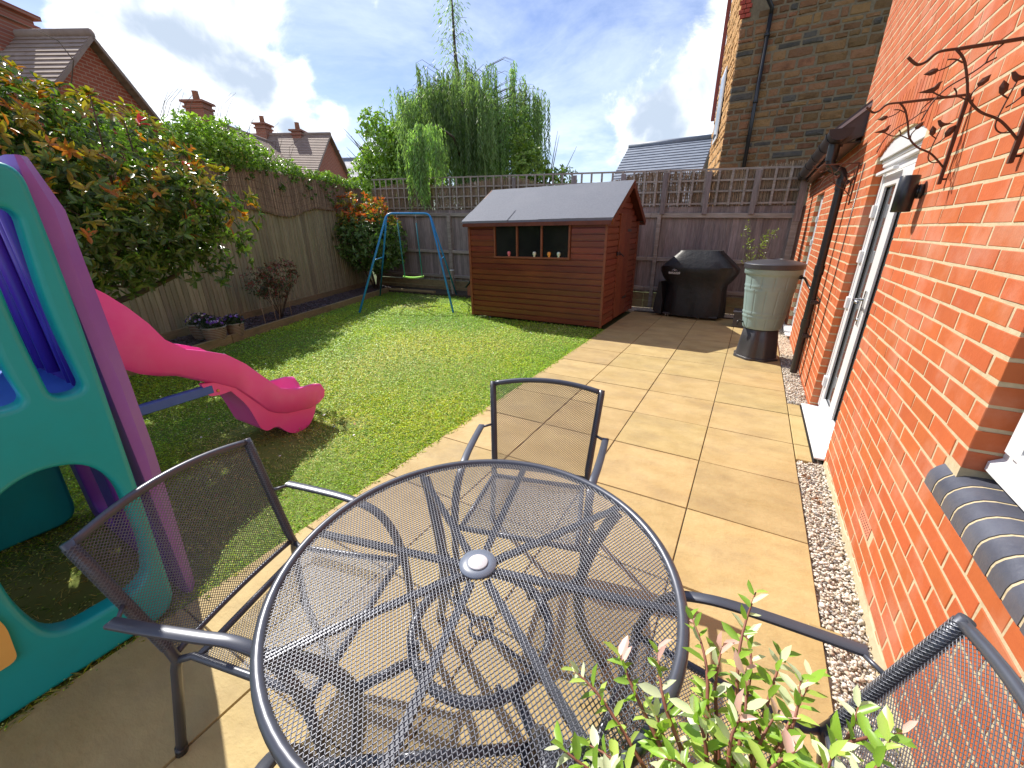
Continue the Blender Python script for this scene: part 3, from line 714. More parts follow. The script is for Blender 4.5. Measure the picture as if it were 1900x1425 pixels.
s = MB(); s.prism([(.80, .885), (.735, .880), (.708, .862), (.708, .835), (.80, .805)], lambda x, z: (x, -1.2, z), lambda x, z: (x, 1.598, z)); part('window_sill', s, m_pvc, win)
# french door
def door(y0, y1, top, arched, name='french_door'):
    d = part(name, MB().box((.744, y0+.05, .06), (.756, y1-.05, top-.065)), m_glass, H)
    f = MB(); f.box((.716, y0, .045), (.80, y0+.055, top), ch=.005); f.box((.716, y1-.055, .045), (.80, y1, top), ch=.005)
    f.box((.725, y0, top-.055), (.80, y1, top), ch=.005); f.box((.725, y0, .02), (.80, y1, .06), ch=.005); part('frame', f, m_pvc, d)
    mid = (y0+y1)/2
    leaves = [(y0+.055, mid), (mid, y1-.055)] if y1-y0 > .9 else [(y0+.055, y1-.055)]
    for a, c in leaves:
        s = MB(); w = .085
        s.box((.722, a, .06), (.744, a+w, top-.055), ch=.006); s.box((.722, c-w, .06), (.744, c, top-.055), ch=.006)
        s.box((.722, a+w, .06), (.744, c-w, .06+w), ch=.006); s.box((.722, a+w, top-.055-w), (.744, c-w, top-.055), ch=.006)
        s.box((.735, a+w, .06+w), (.7435, a+w+.008, top-.055-w), 1); s.box((.735, c-w-.008, .06+w), (.7435, c-w, top-.055-w), 1)
        part('door_leaf', s, [m_pvc, m_hole], d)
    s = MB(); s.box((.602, y0-.01, .006), (.80, y1+.01, .022), ch=.004); part('threshold', s, m_pvc, d)
    hs = MB()
    for zc in (.28, .95, 1.30, 1.62):
        if arched:
            for hy, sx in ((y1-.055, 1), ):
                hs = MB(); hs.box((.700, hy-.035, zc-.045), (.722, hy+.020, zc+.045), ch=.004); part('hinge', hs, m_pvc, d)
        else: hs = MB(); hs.box((.700, y1-.10, zc-.04), (.722, y1-.04, zc+.04), ch=.004); part('hinge', hs, m_pvc, d)
    if arched:
        s = MB(); s.box((.712, mid-.030, .86), (.722, mid+.002, 1.10), ch=.002); s.tube([(.714, mid-.014, 1.04), (.665, mid-.014, 1.04), (.660, mid-.03, 1.04), (.660, mid-.14, 1.035)], .009, 8)
        s.tube([(.714, mid-.014, .90), (.704, mid-.014, .90)], .011, 8); part('handle', s, m_steel, d)
        n_ = 24; ys_ = np.linspace(y0, y1, n_)
        s = MB(); poly = [(y0, top), (y1, top)]+[(y, arch(y)-.004) for y in ys_[::-1]]
        s.prism(poly, lambda y, z: (.715, y, z), lambda y, z: (.80, y, z))
        s.v = [tuple(v) for v in s.v]
        poly = [(y0, top+.045), (y1, top+.045)]+[(y, arch(y)-.004) for y in ys_[::-1]]; s.prism(poly, lambda y, z: (.676, y, z), lambda y, z: (.715, y, z))
        s.box((.694, y0, top+.020), (.7145, y1, top+.0445), ch=.003)
        part('arched_head', s, m_pvc, d)
        s = MB(); s.box((.700, y0+.02, top-.005), (.728, y1-.02, top+.03), ch=.004); s.box((.672, mid+.02, top-.06), (.70, y1-.03, top-.035), ch=.004); part('drip_bar', s, m_pvc, d)
    return d
door(3.150, 4.200, 1.915, True)
door(7.05, 7.85, 1.95, False, 'side_door')
# eaves of the single storey part: box end, fascia, soffit, roof, gutter
s = MB(); s.prism([(.50, 2.21), (.50, 2.36), (.665, 2.51), (.665, 2.27)], lambda x, z: (x, 5.10, z), lambda x, z: (x, 5.16, z)); part('box_end', s, m_dkpl, H)
s = MB(); s.prism([(.515, 2.20), (.515, 2.35), (.535, 2.35), (.535, 2.20)], lambda x, z: (x, 5.16, z), lambda x, z: (x, 9.4, z)); part('fascia', s, m_black, H)
s = MB(); s.box((.535, 5.165, 2.225), (.6595, 9.4, 2.24)); part('soffit', s, m_dkpl, H)
s = MB(); s.prism([(.44, 2.325), (.44, 2.355), (1.9, 3.62), (1.9, 3.58)], lambda x, z: (x, 5.44, z), lambda x, z: (x, 9.6, z)); s.prism([(.44, 2.325), (.44, 2.350), (.659, 2.540), (.659, 2.515)], lambda x, z: (x, 5.10, z), lambda x, z: (x, 5.44, z)); part('roof', s, m_dkpl, H)
s = MB(); s.prism([(.44, 2.30), (.44, 2.325), (.66, 2.515), (.66, 2.485)], lambda x, z: (x, 5.07, z), lambda x, z: (x, 5.085, z)); part('lead_flashing', s, m_lead, H)
gut = MB(); gx, gz = .470, 2.30; n_ = 14; ya, yb = 4.86, 9.3; gr = .080
ring = [(gx+gr*math.cos(PI+PI*i/n_), gz+gr*math.sin(PI+PI*i/n_)) for i in range(n_+1)]; ring += [(gx+(gr-.006)*math.cos(2*PI-PI*i/n_), gz+(gr-.006)*math.sin(2*PI-PI*i/n_)) for i in range(n_+1)]
gut.prism(ring, lambda x, z: (x, ya, z), lambda x, z: (x, yb, z)); gut.sm = [len(f) == 4 for f in gut.f]
for yc, w in ((ya-.004, .02), (5.08, .10), (5.65, .07), (6.35, .04), (7.15, .07), (8.2, .04)):
    ring2 = [(gx+(gr+.008)*math.cos(PI+PI*i/n_), gz+.004+(gr+.008)*math.sin(PI+PI*i/n_)) for i in range(n_+1)]
    if w < .025: gut.prism(ring2, lambda x, z: (x, yc, z), lambda x, z: (x, yc+w, z))
    else:
        ring2 += [(gx+(gr+.001)*math.cos(2*PI-PI*i/n_), gz+.004+(gr+.001)*math.sin(2*PI-PI*i/n_)) for i in range(n_+1)]; gut.prism(ring2, lambda x, z: (x, yc, z), lambda x, z: (x, yc+w, z))
part('gutter', gut, m_black, H, angle=40)
s = MB(); dpx, dpy = .590, 5.13
s.tube([(gx, dpy, 2.25), (gx, dpy, 2.09)], .046, 14); s.tube([(gx, dpy, 2.13), (gx, dpy, 2.07), (gx+.02, dpy, 2.03), (dpx-.02, dpy, 1.99), (dpx, dpy, 1.95), (dpx, dpy, 1.90)], .040, 14)
s.tube([(dpx, dpy, 1.94), (dpx, dpy, .03)], .036, 16)
for zc in (1.93, 1.16, .62): s.tube([(dpx, dpy, zc), (dpx, dpy, zc-.09)], .042, 16)
for zc in (1.9, .80, .45): s.box((dpx, dpy-.05, zc-.012), (WX_, dpy-.038, zc+.012)); s.box((dpx-.01, dpy-.055, zc-.02), (dpx+.05, dpy+.055, zc+.02), ch=.004)
part('downpipe', s, m_black, H, angle=45)
s = MB(); s.tube([(WX_-.006, 4.62, 2.0), (WX_-.006, 4.62, .05)], .004, 6); part('cable', s, m_black, H)

# wall lamp
L_ = thing('wall_lamp', 'black up and down cylinder wall lamp on the brick wall beside the french door', 'wall lamp', (.66, 2.86, 1.70))
LX, LY = .598, 2.87
s = MB(); s.lathe([(.036, 1.584), (.039, 1.587), (.039, 1.745), (.036, 1.748), (.033, 1.748), (.033, 1.72), (.001, 1.72)], 28, (LX, LY)); s.lathe([(.001, 1.61), (.033, 1.61), (.033, 1.584), (.036, 1.584)], 28, (LX, LY)); part('lamp_body', s, m_black, L_)
s = MB(); s.tube([(.63, LY, 1.675), (.65, LY, 1.675)], .020, 14); nb0 = len(s.v); s.lathe([(.001, 0), (.030, 0), (.033, .004), (.033, .018), (.028, .022), (.001, .022)], 24)
s.v = s.v[:nb0]+[(.638+v[2], LY+v[0], 1.675+v[1]) for v in s.v[nb0:]]
part('wall_plate', s, m_black, L_)

# hanging basket brackets (three alike)
def bracket():
    o = bpy.data.objects.new('plant_bracket', None); C.objects.link(o)
    def P_(u, z, dy=0.0): return (-u, dy, z-1.85)
    def tb(name, pts, r, w=None):
        # smooth through the points
        pts = [Vector(P_(*p)) for p in pts]; out = []
        for i in range(len(pts)-1):
            p0, p1, p2, p3 = pts[max(i-1, 0)], pts[i], pts[i+1], pts[min(i+2, len(pts)-1)]
            for q in range(4):
                t = q/4; out.append(.5*((2*p1)+(-p0+p2)*t+(2*p0-5*p1+4*p2-p3)*t*t+(-p0+3*p1-3*p2+p3)*t**3))
        out.append(pts[-1]); s = MB(); s.tube(out, r, 6); return s
    w = MB(); w.box((-.024, -.007, -.165), (-.012, .007, .160), ch=.002); w.tube([(-.012, 0, .14), (0, 0, .14)], .004, 6); w.tube([(-.012, 0, -.145), (0.0, 0, -.145)], .004, 6)
    part('wall_bar', w, m_iron, o, True)
    s = MB(); s.box((-.225, -.006, .158), (-.014, .006, .167), ch=.002)
    s2 = tb('arm', [(.222, 2.013), (.262, 2.014), (.279, 2.006), (.292, 1.992), (.308, 1.987), (.322, 1.995), (.340, 2.012)], .0045); s.add(s2.v, s2.f, 0, True); part('arm', s, m_iron, o, True)
    s = tb('stem', [(.228, 2.012), (.203, 1.982), (.181, 1.929), (.163, 1.877), (.127, 1.837), (.08, 1.811), (.047, 1.78), (.019, 1.748)], .0038); part('stem', s, m_iron, o, True)
    tw = MB()
    for pts in ([(.254, 1.963), (.235, 1.970), (.220, 1.983)], [(.242, 1.989), (.222, 1.986), (.203, 1.974)], [(.126, 2.008), (.148, 1.983), (.153, 1.963), (.183, 1.938), (.221, 1.913), (.246, 1.877), (.260, 1.829)],
                [(.153, 1.963), (.131, 1.975)], [(.150, 1.905), (.159, 1.889), (.158, 1.870)], [(.252, 1.905), (.223, 1.889), (.192, 1.886), (.162, 1.870)], [(.205, 1.910), (.197, 1.899), (.194, 1.888)],
                [(.068, 1.908), (.076, 1.859), (.082, 1.809), (.078, 1.787), (.063, 1.773), (.040, 1.772)], [(.089, 1.875), (.073, 1.863)], [(.047, 1.865), (.059, 1.851), (.072, 1.840)]):
        q = tb('t', pts, .0023); tw.add(q.v, q.f, 0, True)
    part('twig', tw, m_iron, o, True)
    def flat(nm, poly):
        s = MB(); c = Vector((sum(p[0] for p in poly)/len(poly), sum(p[1] for p in poly)/len(poly)))
        n = len(poly); vs = [P_(p[0], p[1], -.0012) for p in poly]+[P_(p[0], p[1], .0012) for p in poly]+[P_(c.x, c.y, -.006), P_(c.x, c.y, -.004)]
        fs = [(i, (i+1) % n, n+(i+1) % n, n+i) for i in range(n)]+[(i, (i+1) % n, 2*n) for i in range(n)]+[(n+i, n+(i+1) % n, 2*n+1) for i in range(n)]
        s.add(vs, fs); part(nm, s, m_iron, o, True)
    flat('iron_leaf', [(.254, 1.963), (.260, 1.970), (.272, 1.970), (.289, 1.958), (.272, 1.952), (.260, 1.956)])
    flat('iron_leaf', [(.150, 1.903), (.155, 1.914), (.147, 1.926), (.130, 1.934), (.131, 1.917), (.140, 1.907)])
    flat('iron_leaf', [(.089, 1.873), (.081, 1.884), (.083, 1.901), (.098, 1.914), (.103, 1.897), (.099, 1.881)])
    flat('iron_leaf', [(.047, 1.863), (.053, 1.882), (.044, 1.900), (.026, 1.909), (.022, 1.889), (.032, 1.871)])
    flat('iron_bird', [(.290, 1.909), (.267, 1.915), (.255, 1.921), (.246, 1.931), (.236, 1.933), (.240, 1.926), (.241, 1.914), (.252, 1.903), (.268, 1.905)])
    flat('iron_bird', [(.088, 1.931), (.080, 1.933), (.073, 1.925), (.061, 1.918), (.033, 1.915), (.060, 1.908), (.072, 1.905), (.080, 1.913)])
    return o
br = bracket()
spots = [(2.0, 1.862, 'nearest iron leaf and bird basket bracket, at the upper right edge of the photo'), (2.6, 1.85, 'iron leaf and bird basket bracket between the nearest one and the french door'), (4.80, 1.86, 'farthest iron leaf and bird basket bracket, right beside the black downpipe')]
def copytree(o, parent=None):
    c = o.copy(); C.objects.link(c)
    if parent is not None: c.parent = parent
    for q in list(o.children): copytree(q, c)
    return c
for i, (y, z, lb) in enumerate(spots):
    o = br if i == 0 else copytree(br)
    o.location = (.66, y, z); tag(o, lb, 'plant bracket', 'iron basket brackets on the brick wall')

# ================================================================== STONE HOUSE
SHX, SHY = -1.02, 11.0
SH = thing('stone_house', 'tall brown ironstone house rising behind the back fence on the right', 'house', (1.0, 13, 0))
b = MB(); b.prism([(SHX+.02, SHY+.02), (4.6, SHY+.02), (4.6, 14.1), (SHX-.56, 14.1)], lambda x, y: (x, y, -.05), lambda x, y: (x, y, 7.6)); swall = part('wall', b, m_stonemo, SH)
st = []; z = 2.2; rs_ = random.Random(21)
while z < 7.5:
    h = rs_.choice([.07, .08, .09, .11, .12, .14, .17]); x = SHX+rs_.uniform(-.0, .0)
    while x < 3.2:
        w = min(.62, max(.12, rs_.gauss(.22, .09)*(1.25 if h > .11 else 1))); 
        if not (x < SHX+.25 and z > 5.35): st.append((x, x+w, z, z+h))
        x += w+.013
    z += h+.013
def stonev(x0, x1, z0, z1, y, rr, dep=.05):
    n = 3; f = []; j = min(.014, (z1-z0)*.1)
    W_, H_ = x1-x0, z1-z0
    out = [(0+rr.uniform(0, j), 0+rr.uniform(0, j)), (W_*.5, rr.uniform(-j*.3, j)), (W_-rr.uniform(0, j), rr.uniform(0, j)), (W_-rr.uniform(0, j*.5), H_*.5), (W_-rr.uniform(0, j), H_-rr.uniform(0, j)), (W_*.5, H_-rr.uniform(-j*.3, j)), (rr.uniform(0, j), H_-rr.uniform(0, j)), (rr.uniform(0, j*.5), H_*.5)]
    c = (W_*.5, H_*.5); pr = rr.uniform(.012, .032)
    vs = [(x0+a, y, z0+b_) for a, b_ in out]+[(x0+c[0]+(a-c[0])*.86, y-pr*rr.uniform(.6, 1.2), z0+c[1]+(b_-c[1])*.78) for a, b_ in out]+[(x0+c[0]+rr.uniform(-.03, .03), y-pr*rr.uniform(.9, 1.5), z0+c[1])]
    fs = [(i, (i+1) % 8, 8+(i+1) % 8, 8+i) for i in range(8)]+[(8+i, 8+(i+1) % 8, 16) for i in range(8)]
    return vs, fs
sc_ = np.array([((a+b_)/2, SHY, (c+d)/2) for a, b_, c, d in st]); fl, dep = inview(sc_, 1.02)
vis = fl & (sc_[:, 2] > 2.35) & (sc_[:, 0] < .1+ (sc_[:, 2]-2.3)*.14+.75)
areas = np.array([(b_-a)*(d-c) for a, b_, c, d in st])*vis; near = set(np.argsort(-areas)[:300].tolist())
rst = MB()
for i, q in enumerate(st):
    vs, fs = stonev(*q, SHY+.028, rs_); dark = rs_.random() < .08
    if i in near:
        s = MB().add(vs, fs); part('stone', s, m_stoned if dark else m_stone, swall)
    else: rst.add(vs, fs, 1 if dark else 0)
o = part('stonework', rst, [m_stone, m_stoned], swall, kind='stuff')
# sunlit west side, rubble courses
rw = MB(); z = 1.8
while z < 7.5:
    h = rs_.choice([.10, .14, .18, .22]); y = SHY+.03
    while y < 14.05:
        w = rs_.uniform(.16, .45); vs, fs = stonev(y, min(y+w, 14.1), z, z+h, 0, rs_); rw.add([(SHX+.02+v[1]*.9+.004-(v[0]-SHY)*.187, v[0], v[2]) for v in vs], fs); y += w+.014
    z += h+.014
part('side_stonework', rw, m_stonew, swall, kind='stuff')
s = MB()
for i in range(6): 
    for j in range(2): s.box((SHX-.03+j*.10-(.03 if i % 2 else 0), SHY-.02, 5.40+i*.075), (SHX+.06+j*.10-(.03 if i % 2 else 0), SHY+.03, 5.465+i*.075), ch=.004)
part('brick_quoin', s, M('quoin_brick', (.36, .05, .03), (.45, .08, .045), rough=.8, scale=8, bump=.3), SH)
s = MB(); xp = -.52; s.tube([(xp, SHY-.06, 2.0), (xp+.015, SHY-.06, 5.35)], .037, 12); s.tube([(xp+.015, SHY-.06, 5.35), (xp+.015, SHY-.08, 5.45), (xp-.08, SHY-.16, 5.58), (xp-.08, SHY-.18, 5.75)], .037, 12)
for zc in (3.9, 5.0): s.tube([(xp+.01, SHY-.06, zc), (xp+.01, SHY-.06, zc+.05)], .048, 12)
part('downpipe', s, m_black, SH)
s = MB(); s.box((SHX-.03, 12.2, 3.55), (SHX-.005, 13.1, 5.0), ch=.004); s.v = [(v[0]-(v[1]-SHY)*.187-.01, v[1], v[2]) for v in s.v]; wn_ = part('window', s, m_pvc, SH)
s = MB(); s.box((SHX-.034, 12.28, 3.63), (SHX-.031, 13.02, 4.92)); s.v = [(v[0]-(v[1]-SHY)*.187-.01, v[1], v[2]) for v in s.v]; part('pane', s, m_glass, wn_)
s = MB(); s.box((SHX-.66, 14.04, 4.3), (SHX-.57, 14.12, 7.6)); part('gutter_pipe', s, M('red_paint', (.25, .05, .04), rough=.5), SH)
s = MB(); s.prism([(SHX-.7, 7.55), (4.8, 7.55), (1.8, 9.6)], lambda x, z: (x, 10.8, z), lambda x, z: (x, 14.3, z)); part('roof', s, m_slate, SH)

# ================================================================== FAR HOUSES
def lgable(name, apex, ridge_dir, ridge_len, half, drop, eave_z, wallm, roofm, label, chims=(), over=.2, pitchn=None, tile=.15):
    """gabled house; apex = top of the near gable"""
    ap = Vector(apex); rd = Vector((*ridge_dir, 0)).normalized(); gd = Vector((-rd.y, rd.x, 0))
    root = thing(name, label, 'house', (ap.x, ap.y, 0), 0, None)
    root.rotation_euler = (0, 0, math.atan2(rd.y, rd.x)); zt = ap.z
    L = ridge_len; w = MB()      # local: +x along the ridge away from the gable, y across
    w.prism([(-half, 0), (half, 0), (half, zt-drop), (0, zt-.05), (-half, zt-drop)], lambda y, z: (0, y, z), lambda y, z: (L, y, z))
    # gable face gets its own orientation of bricks through local xz, so build it as a turned part
    wall_ = part('wall', w, wallm, root, True)
    for sg in (-1, 1):
        r_ = MB(); sl_ = Vector((0, sg*half, -drop)); ln = sl_.length; n_ = max(3, int((ln+.3)/tile)); sl_.normalize()
        nv = Vector((0, sg*drop, half)).normalized()
        for i in range(n_):
            a = Vector((-over, 0, zt))+sl_*(i*tile); c = Vector((-over, 0, zt))+sl_*((i+1)*tile+.02)
            a1 = a+nv*.02; c1 = c+nv*(.022+tile*.14); 
            vs = [a1, c1, c, a]; vs += [v+Vector((L+2*over, 0, 0)) for v in vs]
            r_.add(vs, [(0, 1, 2, 3), (7, 6, 5, 4), (0, 4, 5, 1), (1, 5, 6, 2), (3, 2, 6, 7)])
        part('roof', r_, roofm, root, True)
        bg_ = MB(); bg_.beam(Vector((-over, 0, zt-.02)), Vector((-over, 0, zt-.02))+sl_*(n_*tile), .03, .07); part('barge_board', bg_, m_tileA, root, True)
    rg = MB(); rg.tube([(-over, 0, zt+.04), (L+over, 0, zt+.04)], .09, 8); part('ridge', rg, roofm, root, True)
    for (t, wd, hh, dpt) in chims:
        c = MB(); c.box((t-wd/2, -dpt/2, zt-.6), (t+wd/2, dpt/2, zt+hh)); c.box((t-wd/2-.06, -dpt/2-.06, zt+hh-.28), (t+wd/2+.06, dpt/2+.06, zt+hh-.20)); c.box((t-wd/2-.10, -dpt/2-.10, zt+hh-.08), (t+wd/2+.10, dpt/2+.10, zt+hh))
        cc = part('chimney', c, m_chim, root, True)
        p = MB(); p.lathe([(.10, zt+hh), (.13, zt+hh+.03), (.11, zt+hh+.35), (.13, zt+hh+.38), (.09, zt+hh+.38), (.08, zt+hh)], 12, (t, 0)); part('chimney_pot', p, M('pot_clay', (.35, .14, .08), rough=.8), cc, True)
    return root
m_wally = brickmat('far_red_gable', (.42, .25, .17), (.40, .095, .045), (.33, .07, .035), 1.0, rowh=.075, bw=.225, msize=.009, axes='yz')
RD = (-.866, -.5); GD = (-.5, .866)
lgable('neighbour_house', (-13.20, 4.66, 5.50), RD, 9, 4.0, 4.0, 0, m_wally, m_tileA, 'nearest red brick house with pale tiled roof, behind the big shrub', ((1.75, .75, .55, .9),))
lgable('neighbour_house', (-21.45, 10.78, 6.15), GD, 9, 4.2, 3.4, 0, m_wally, m_tileA, 'brick house with one tall chimney seen just above the big shrub', ((-.05, .62, .58, .75),), over=.05)
lgable('neighbour_house', (-21.95, 17.39, 6.67), RD, 8, 2.6, 2.2, 0, m_wally, m_tileA, 'red gabled house with two chimneys beyond the ivy on the fence', ((3.5, .55, .55, .7), (1.6, .5, .22, .6)))
lgable('neighbour_house', (-26.4, 26.0, 6.9), RD, 9, 4.0, 3.4, 0, m_wally, m_slate, 'slate roofed house with one small chimney left of the willow', ((4.2, .8, .7, .8),))
# slate roof to the right, behind the fence, with a stone gable
lgable('neighbour_house', (-1.75, 15.6, 4.12), (-1, .02), 2.55, 3.4, 2.4, 0, m_stonemo, m_slate, 'low building with grey slate roof beside the stone house', (), over=.05, tile=.16)

# ================================================================== TREES AND SHRUBS
def treething(name, label, cat, loc): return thing(name, label, cat, loc)
# --- weeping willow
WT = treething('willow_tree', 'big weeping willow with a thin upright leader behind the back fence', 'tree', (-10.2, 14.2, 0))
s = MB(); s.tube([(-10.2, 14.2, -.05), (-10.25, 14.2, 1.5), (-10.1, 14.1, 3.4), (-10.2, 14.0, 5.6), (-10.3, 14.0, 7.6), (-10.25, 13.9, 9.3)], [.28, .22, .17, .11, .05, .015], 10)
rw_ = random.Random(3); tops = []
for k in range(16):
    a = k/16*2*PI+rw_.uniform(-.2, .2); h = rw_.uniform(2.8, 5.0); r = rw_.uniform(1.2, 2.5)
    p0 = Vector((-10.2, 14.1, h)); p2 = p0+Vector((math.cos(a)*r, math.sin(a)*r*.8, rw_.uniform(1.4, 2.2))); p2.z = min(p2.z, 5.5); pm = (p0+p2)/2+Vector((0, 0, .35)); p3 = p2+Vector((math.cos(a)*.5, math.sin(a)*.4, -.25))
    s.tube([p0, pm, p2, p3], [.075, .05, .03, .012], 6); tops += [pm, p2, p3]
part('trunk', s, m_bark, WT)
def strands(anchors, zlow, rs, seglen=.07, w=.022, L=.115, sway=.04, dens=1.0):
    P, D = [], []; ids = []
    for ai, (x, y, z, zl) in enumerate(anchors):
        n = max(2, int((z-zl)/seglen*dens)); ax, ay = rs.uniform(-sway, sway, 2); px, py = x, y; 
        for i in range(n):
            t = i/n; px += ax*.12*(1-t)+rs.normal(0, .006); py += ay*.12*(1-t)+rs.normal(0, .006); zz_ = z-(z-zl)*t
            for q in range(2):
                a = rs.uniform(0, 2*PI); P.append((px, py, zz_+rs.uniform(-.03, .03))); D.append((math.cos(a)*.5, math.sin(a)*.5, -rs.uniform(.5, 1.3))); ids.append(ai)
    strands.ids = np.array(ids); return np.array(P), np.array(D)
rs = np.random.RandomState(8); anc = []
cx, cy = -10.15, 13.9
ctone = []
for k in range(140):
    a = rs.uniform(0, 2*PI); r = 3.15*math.sqrt(rs.uniform(.02, 1)); x0 = cx+.18+r*math.cos(a)*.98; y0 = cy+r*math.sin(a)*.75
    lump = .35*math.sin(a*3+1)+.25*math.sin(a*5)
    z0 = 6.85-.55*(r/3.0)**2.2*2.2+lump*.45+rs.uniform(-.75, .25)
    if x0 < cx-1.2: z0 -= .28*(cx-1.2-x0)
    tone = rs.uniform(.5, 1.35); ln = rs.uniform(1.6, 3.9); dr = rs.uniform(.1, .28)
    for q in range(10):
        x = x0+rs.normal(0, dr); y = y0+rs.normal(0, dr); zt = z0+rs.uniform(-.25, .1)-.5*abs(x-x0)
        anc.append((x, y, zt, max(2.2, zt-ln*rs.uniform(.55, 1.1)))); ctone.append(tone)
P, D = strands(anc, 2.4, rs); tn = np.array(ctone)[strands.ids]
# top tuft following the leader
for k in range(1500):
    z = rs.uniform(6.5, 9.5); r = rs.uniform(.0, .75)*(1-.25*(z-6.6)/2.9); a = rs.uniform(0, 6.28)
    if rs.rand() < .5: P = np.vstack([P, [[-10.28+r*math.cos(a), 13.95+r*math.sin(a), z]]]); D = np.vstack([D, [[math.cos(a)*.6, math.sin(a)*.6, -.6]]])
n = len(P); nz = .5+.5*np.sin(P[:, 0]*2.3)*np.sin(P[:, 1]*1.9+P[:, 2])
c = np.array([.19, .31, .11])*(1-nz[:, None])+np.array([.30, .42, .18])*nz[:, None]; c = c*rs.uniform(.7, 1.3, (n, 1)); tn = np.concatenate([tn, np.ones(n-len(tn))]); c = c*tn[:, None]; c[rs.rand(n) < .10] = (.26, .34, .18)
me = leafmesh('crown', P-np.array([-10.2, 14.2, 0]), D, rs.normal(size=(n, 3)), rs.uniform(.11, .19, n), rs.uniform(.022, .036, n), c, m_leafw, shape='long')
cr = link('crown', me, WT); cr['kind'] = 'stuff'
s = MB(); rw_ = random.Random(12)
for (x, y, z, zl) in anc[::4]:
    s.tube([(x+(cx-x)*.5, y+(cy-y)*.5, z-.1), (x+(cx-x)*.15, y+(cy-y)*.15, z+.12), (x, y, z), (x, y, z-.8)], [.008, .006, .004, .002], 4)
for k in range(9):
    a = rw_.uniform(0, 6.28); z = 6.9+k*.28; s.tube([(-10.27, 13.95, z), (-10.27+math.cos(a)*.3, 13.95+math.sin(a)*.3, z+.25), (-10.27+math.cos(a)*.55, 13.95+math.sin(a)*.5, z+.2)], [.010, .007, .003], 4)
part('branch', s, m_bark, WT)
# the low limb that hangs over the fence
s = MB(); s.tube([(-10.1, 14.0, 3.6), (-8.9, 11.8, 4.3), (-7.9, 9.8, 4.15), (-7.35, 8.85, 3.95)], [.05, .035, .022, .01], 6); part('hanging_limb', s, m_bark, WT)
anc2 = []
tone2 = []
for k in range(26):
    x0 = -7.25+rs.uniform(-.68, .62); y0 = rs.uniform(8.42, 9.1); z0 = 3.98-.95*abs(x0+7.35)**1.3+rs.uniform(-.35, .08); tone = rs.uniform(.6, 1.3)
    zl = 2.05+rs.uniform(-.05, .75)
    if x0 > -6.8: zl = 1.72+rs.uniform(0, .5)
    if -7.35 < x0 < -6.95: zl = 2.5+rs.uniform(0, .5)
    for q in range(8):
        x = x0+rs.normal(0, .07); y = y0+rs.normal(0, .06)
        if y > 8.5 and zl < 2.6: y = min(y, 8.50)
        anc2.append((x, y, z0+rs.uniform(-.15, .05), zl+rs.uniform(-.05, .45))); tone2.append(tone)
anc2 = [q if q[2] > q[3]+.3 else (q[0], q[1], q[3]+.35, q[3]) for q in anc2]
P, D = strands(anc2, 2.0, rs, seglen=.06, sway=.03); n = len(P); t2_ = np.array(tone2)[strands.ids]
c = np.array([.27, .42, .15])*rs.uniform(.6, 1.5, (n, 1))*t2_[:, None]; c[rs.rand(n) < .15] = (.24, .31, .16)
me = leafmesh('hanging_leaves', P-np.array([-10.2, 14.2, 0]), D, rs.normal(size=(n, 3)), rs.uniform(.08, .13, n), rs.uniform(.018, .028, n), c, m_leafw, shape='long'); cr = link('hanging_leaves', me, WT); cr['kind'] = 'stuff'

def cloudcrown(lobes, n, rs, shell=.45, spread=1.0):
    """points through lumpy lobes with outward normals; lobes = (x, y, z, rx, ry, rz)"""
    lb = np.array(lobes); vol = lb[:, 3]*lb[:, 4]*lb[:, 5]; idx = rs.choice(len(lb), n, p=vol/vol.sum())
    u = nrm(rs.normal(size=(n, 3))); r = (shell+(1-shell)*rs.rand(n)**.6)[:, None]
    q = lb[idx]; return q[:, :3]+u*r*q[:, 3:], u, r[:, 0]
def bushy(root, base, lobes, ncl, per, rs, L, Wd, colf, mat, leafname='leaves', nobj=0, um=None, updir=.35, shape='oval', shell=.45, spread=.9):
    P0, U, r = cloudcrown(lobes, ncl, rs, shell)
    ax = nrm(U+np.array([0, 0, updir])+rs.normal(0, .35, U.shape))
    P = np.repeat(P0, per, 0); A = np.repeat(ax, per, 0); n = len(P)
    rnd = nrm(rs.normal(size=(n, 3))); tang = nrm(rnd-A*(rnd*A).sum(1, keepdims=True))
    D = nrm(A*rs.uniform(.15, .9, (n, 1))+tang*spread); Nn = nrm(A+.25*rnd)
    Lv = rs.uniform(L*.65, L*1.15, n); Wv = Lv*Wd*rs.uniform(.85, 1.15, n)
    P = P+A*rs.uniform(-.02, .03, (n, 1))
    c = colf(P, np.repeat(U, per, 0), np.repeat(r, per), np.repeat(rs.rand(ncl), per), rs)
    if nobj:
        fl, dep = inview(P, .99); dist = np.linalg.norm(P-np.array(CAM), axis=1); key = np.where(fl & (np.repeat(r, per) > .8), Lv/dist, 0); pick = np.argsort(-key)[:nobj]
        leafobjs(root, base, P[pick], D[pick], Nn[pick], Lv[pick], Wv[pick], c[pick], um)
        keep = np.ones(n, bool); keep[pick] = False; P, D, Nn, Lv, Wv, c = P[keep], D[keep], Nn[keep], Lv[keep], Wv[keep], c[keep]
    o = link(leafname, leafmesh(leafname, P-np.array(base), D, Nn, Lv, Wv, c, mat, shape=shape), root); o['kind'] = 'stuff'; return P0
um = [unitleaf('leaf', m_leafo, .2, .10, .40), unitleaf('leaf', m_leafo, .3, .2, .38), unitleaf('leaf', m_leafo, .12, .05, .42)]
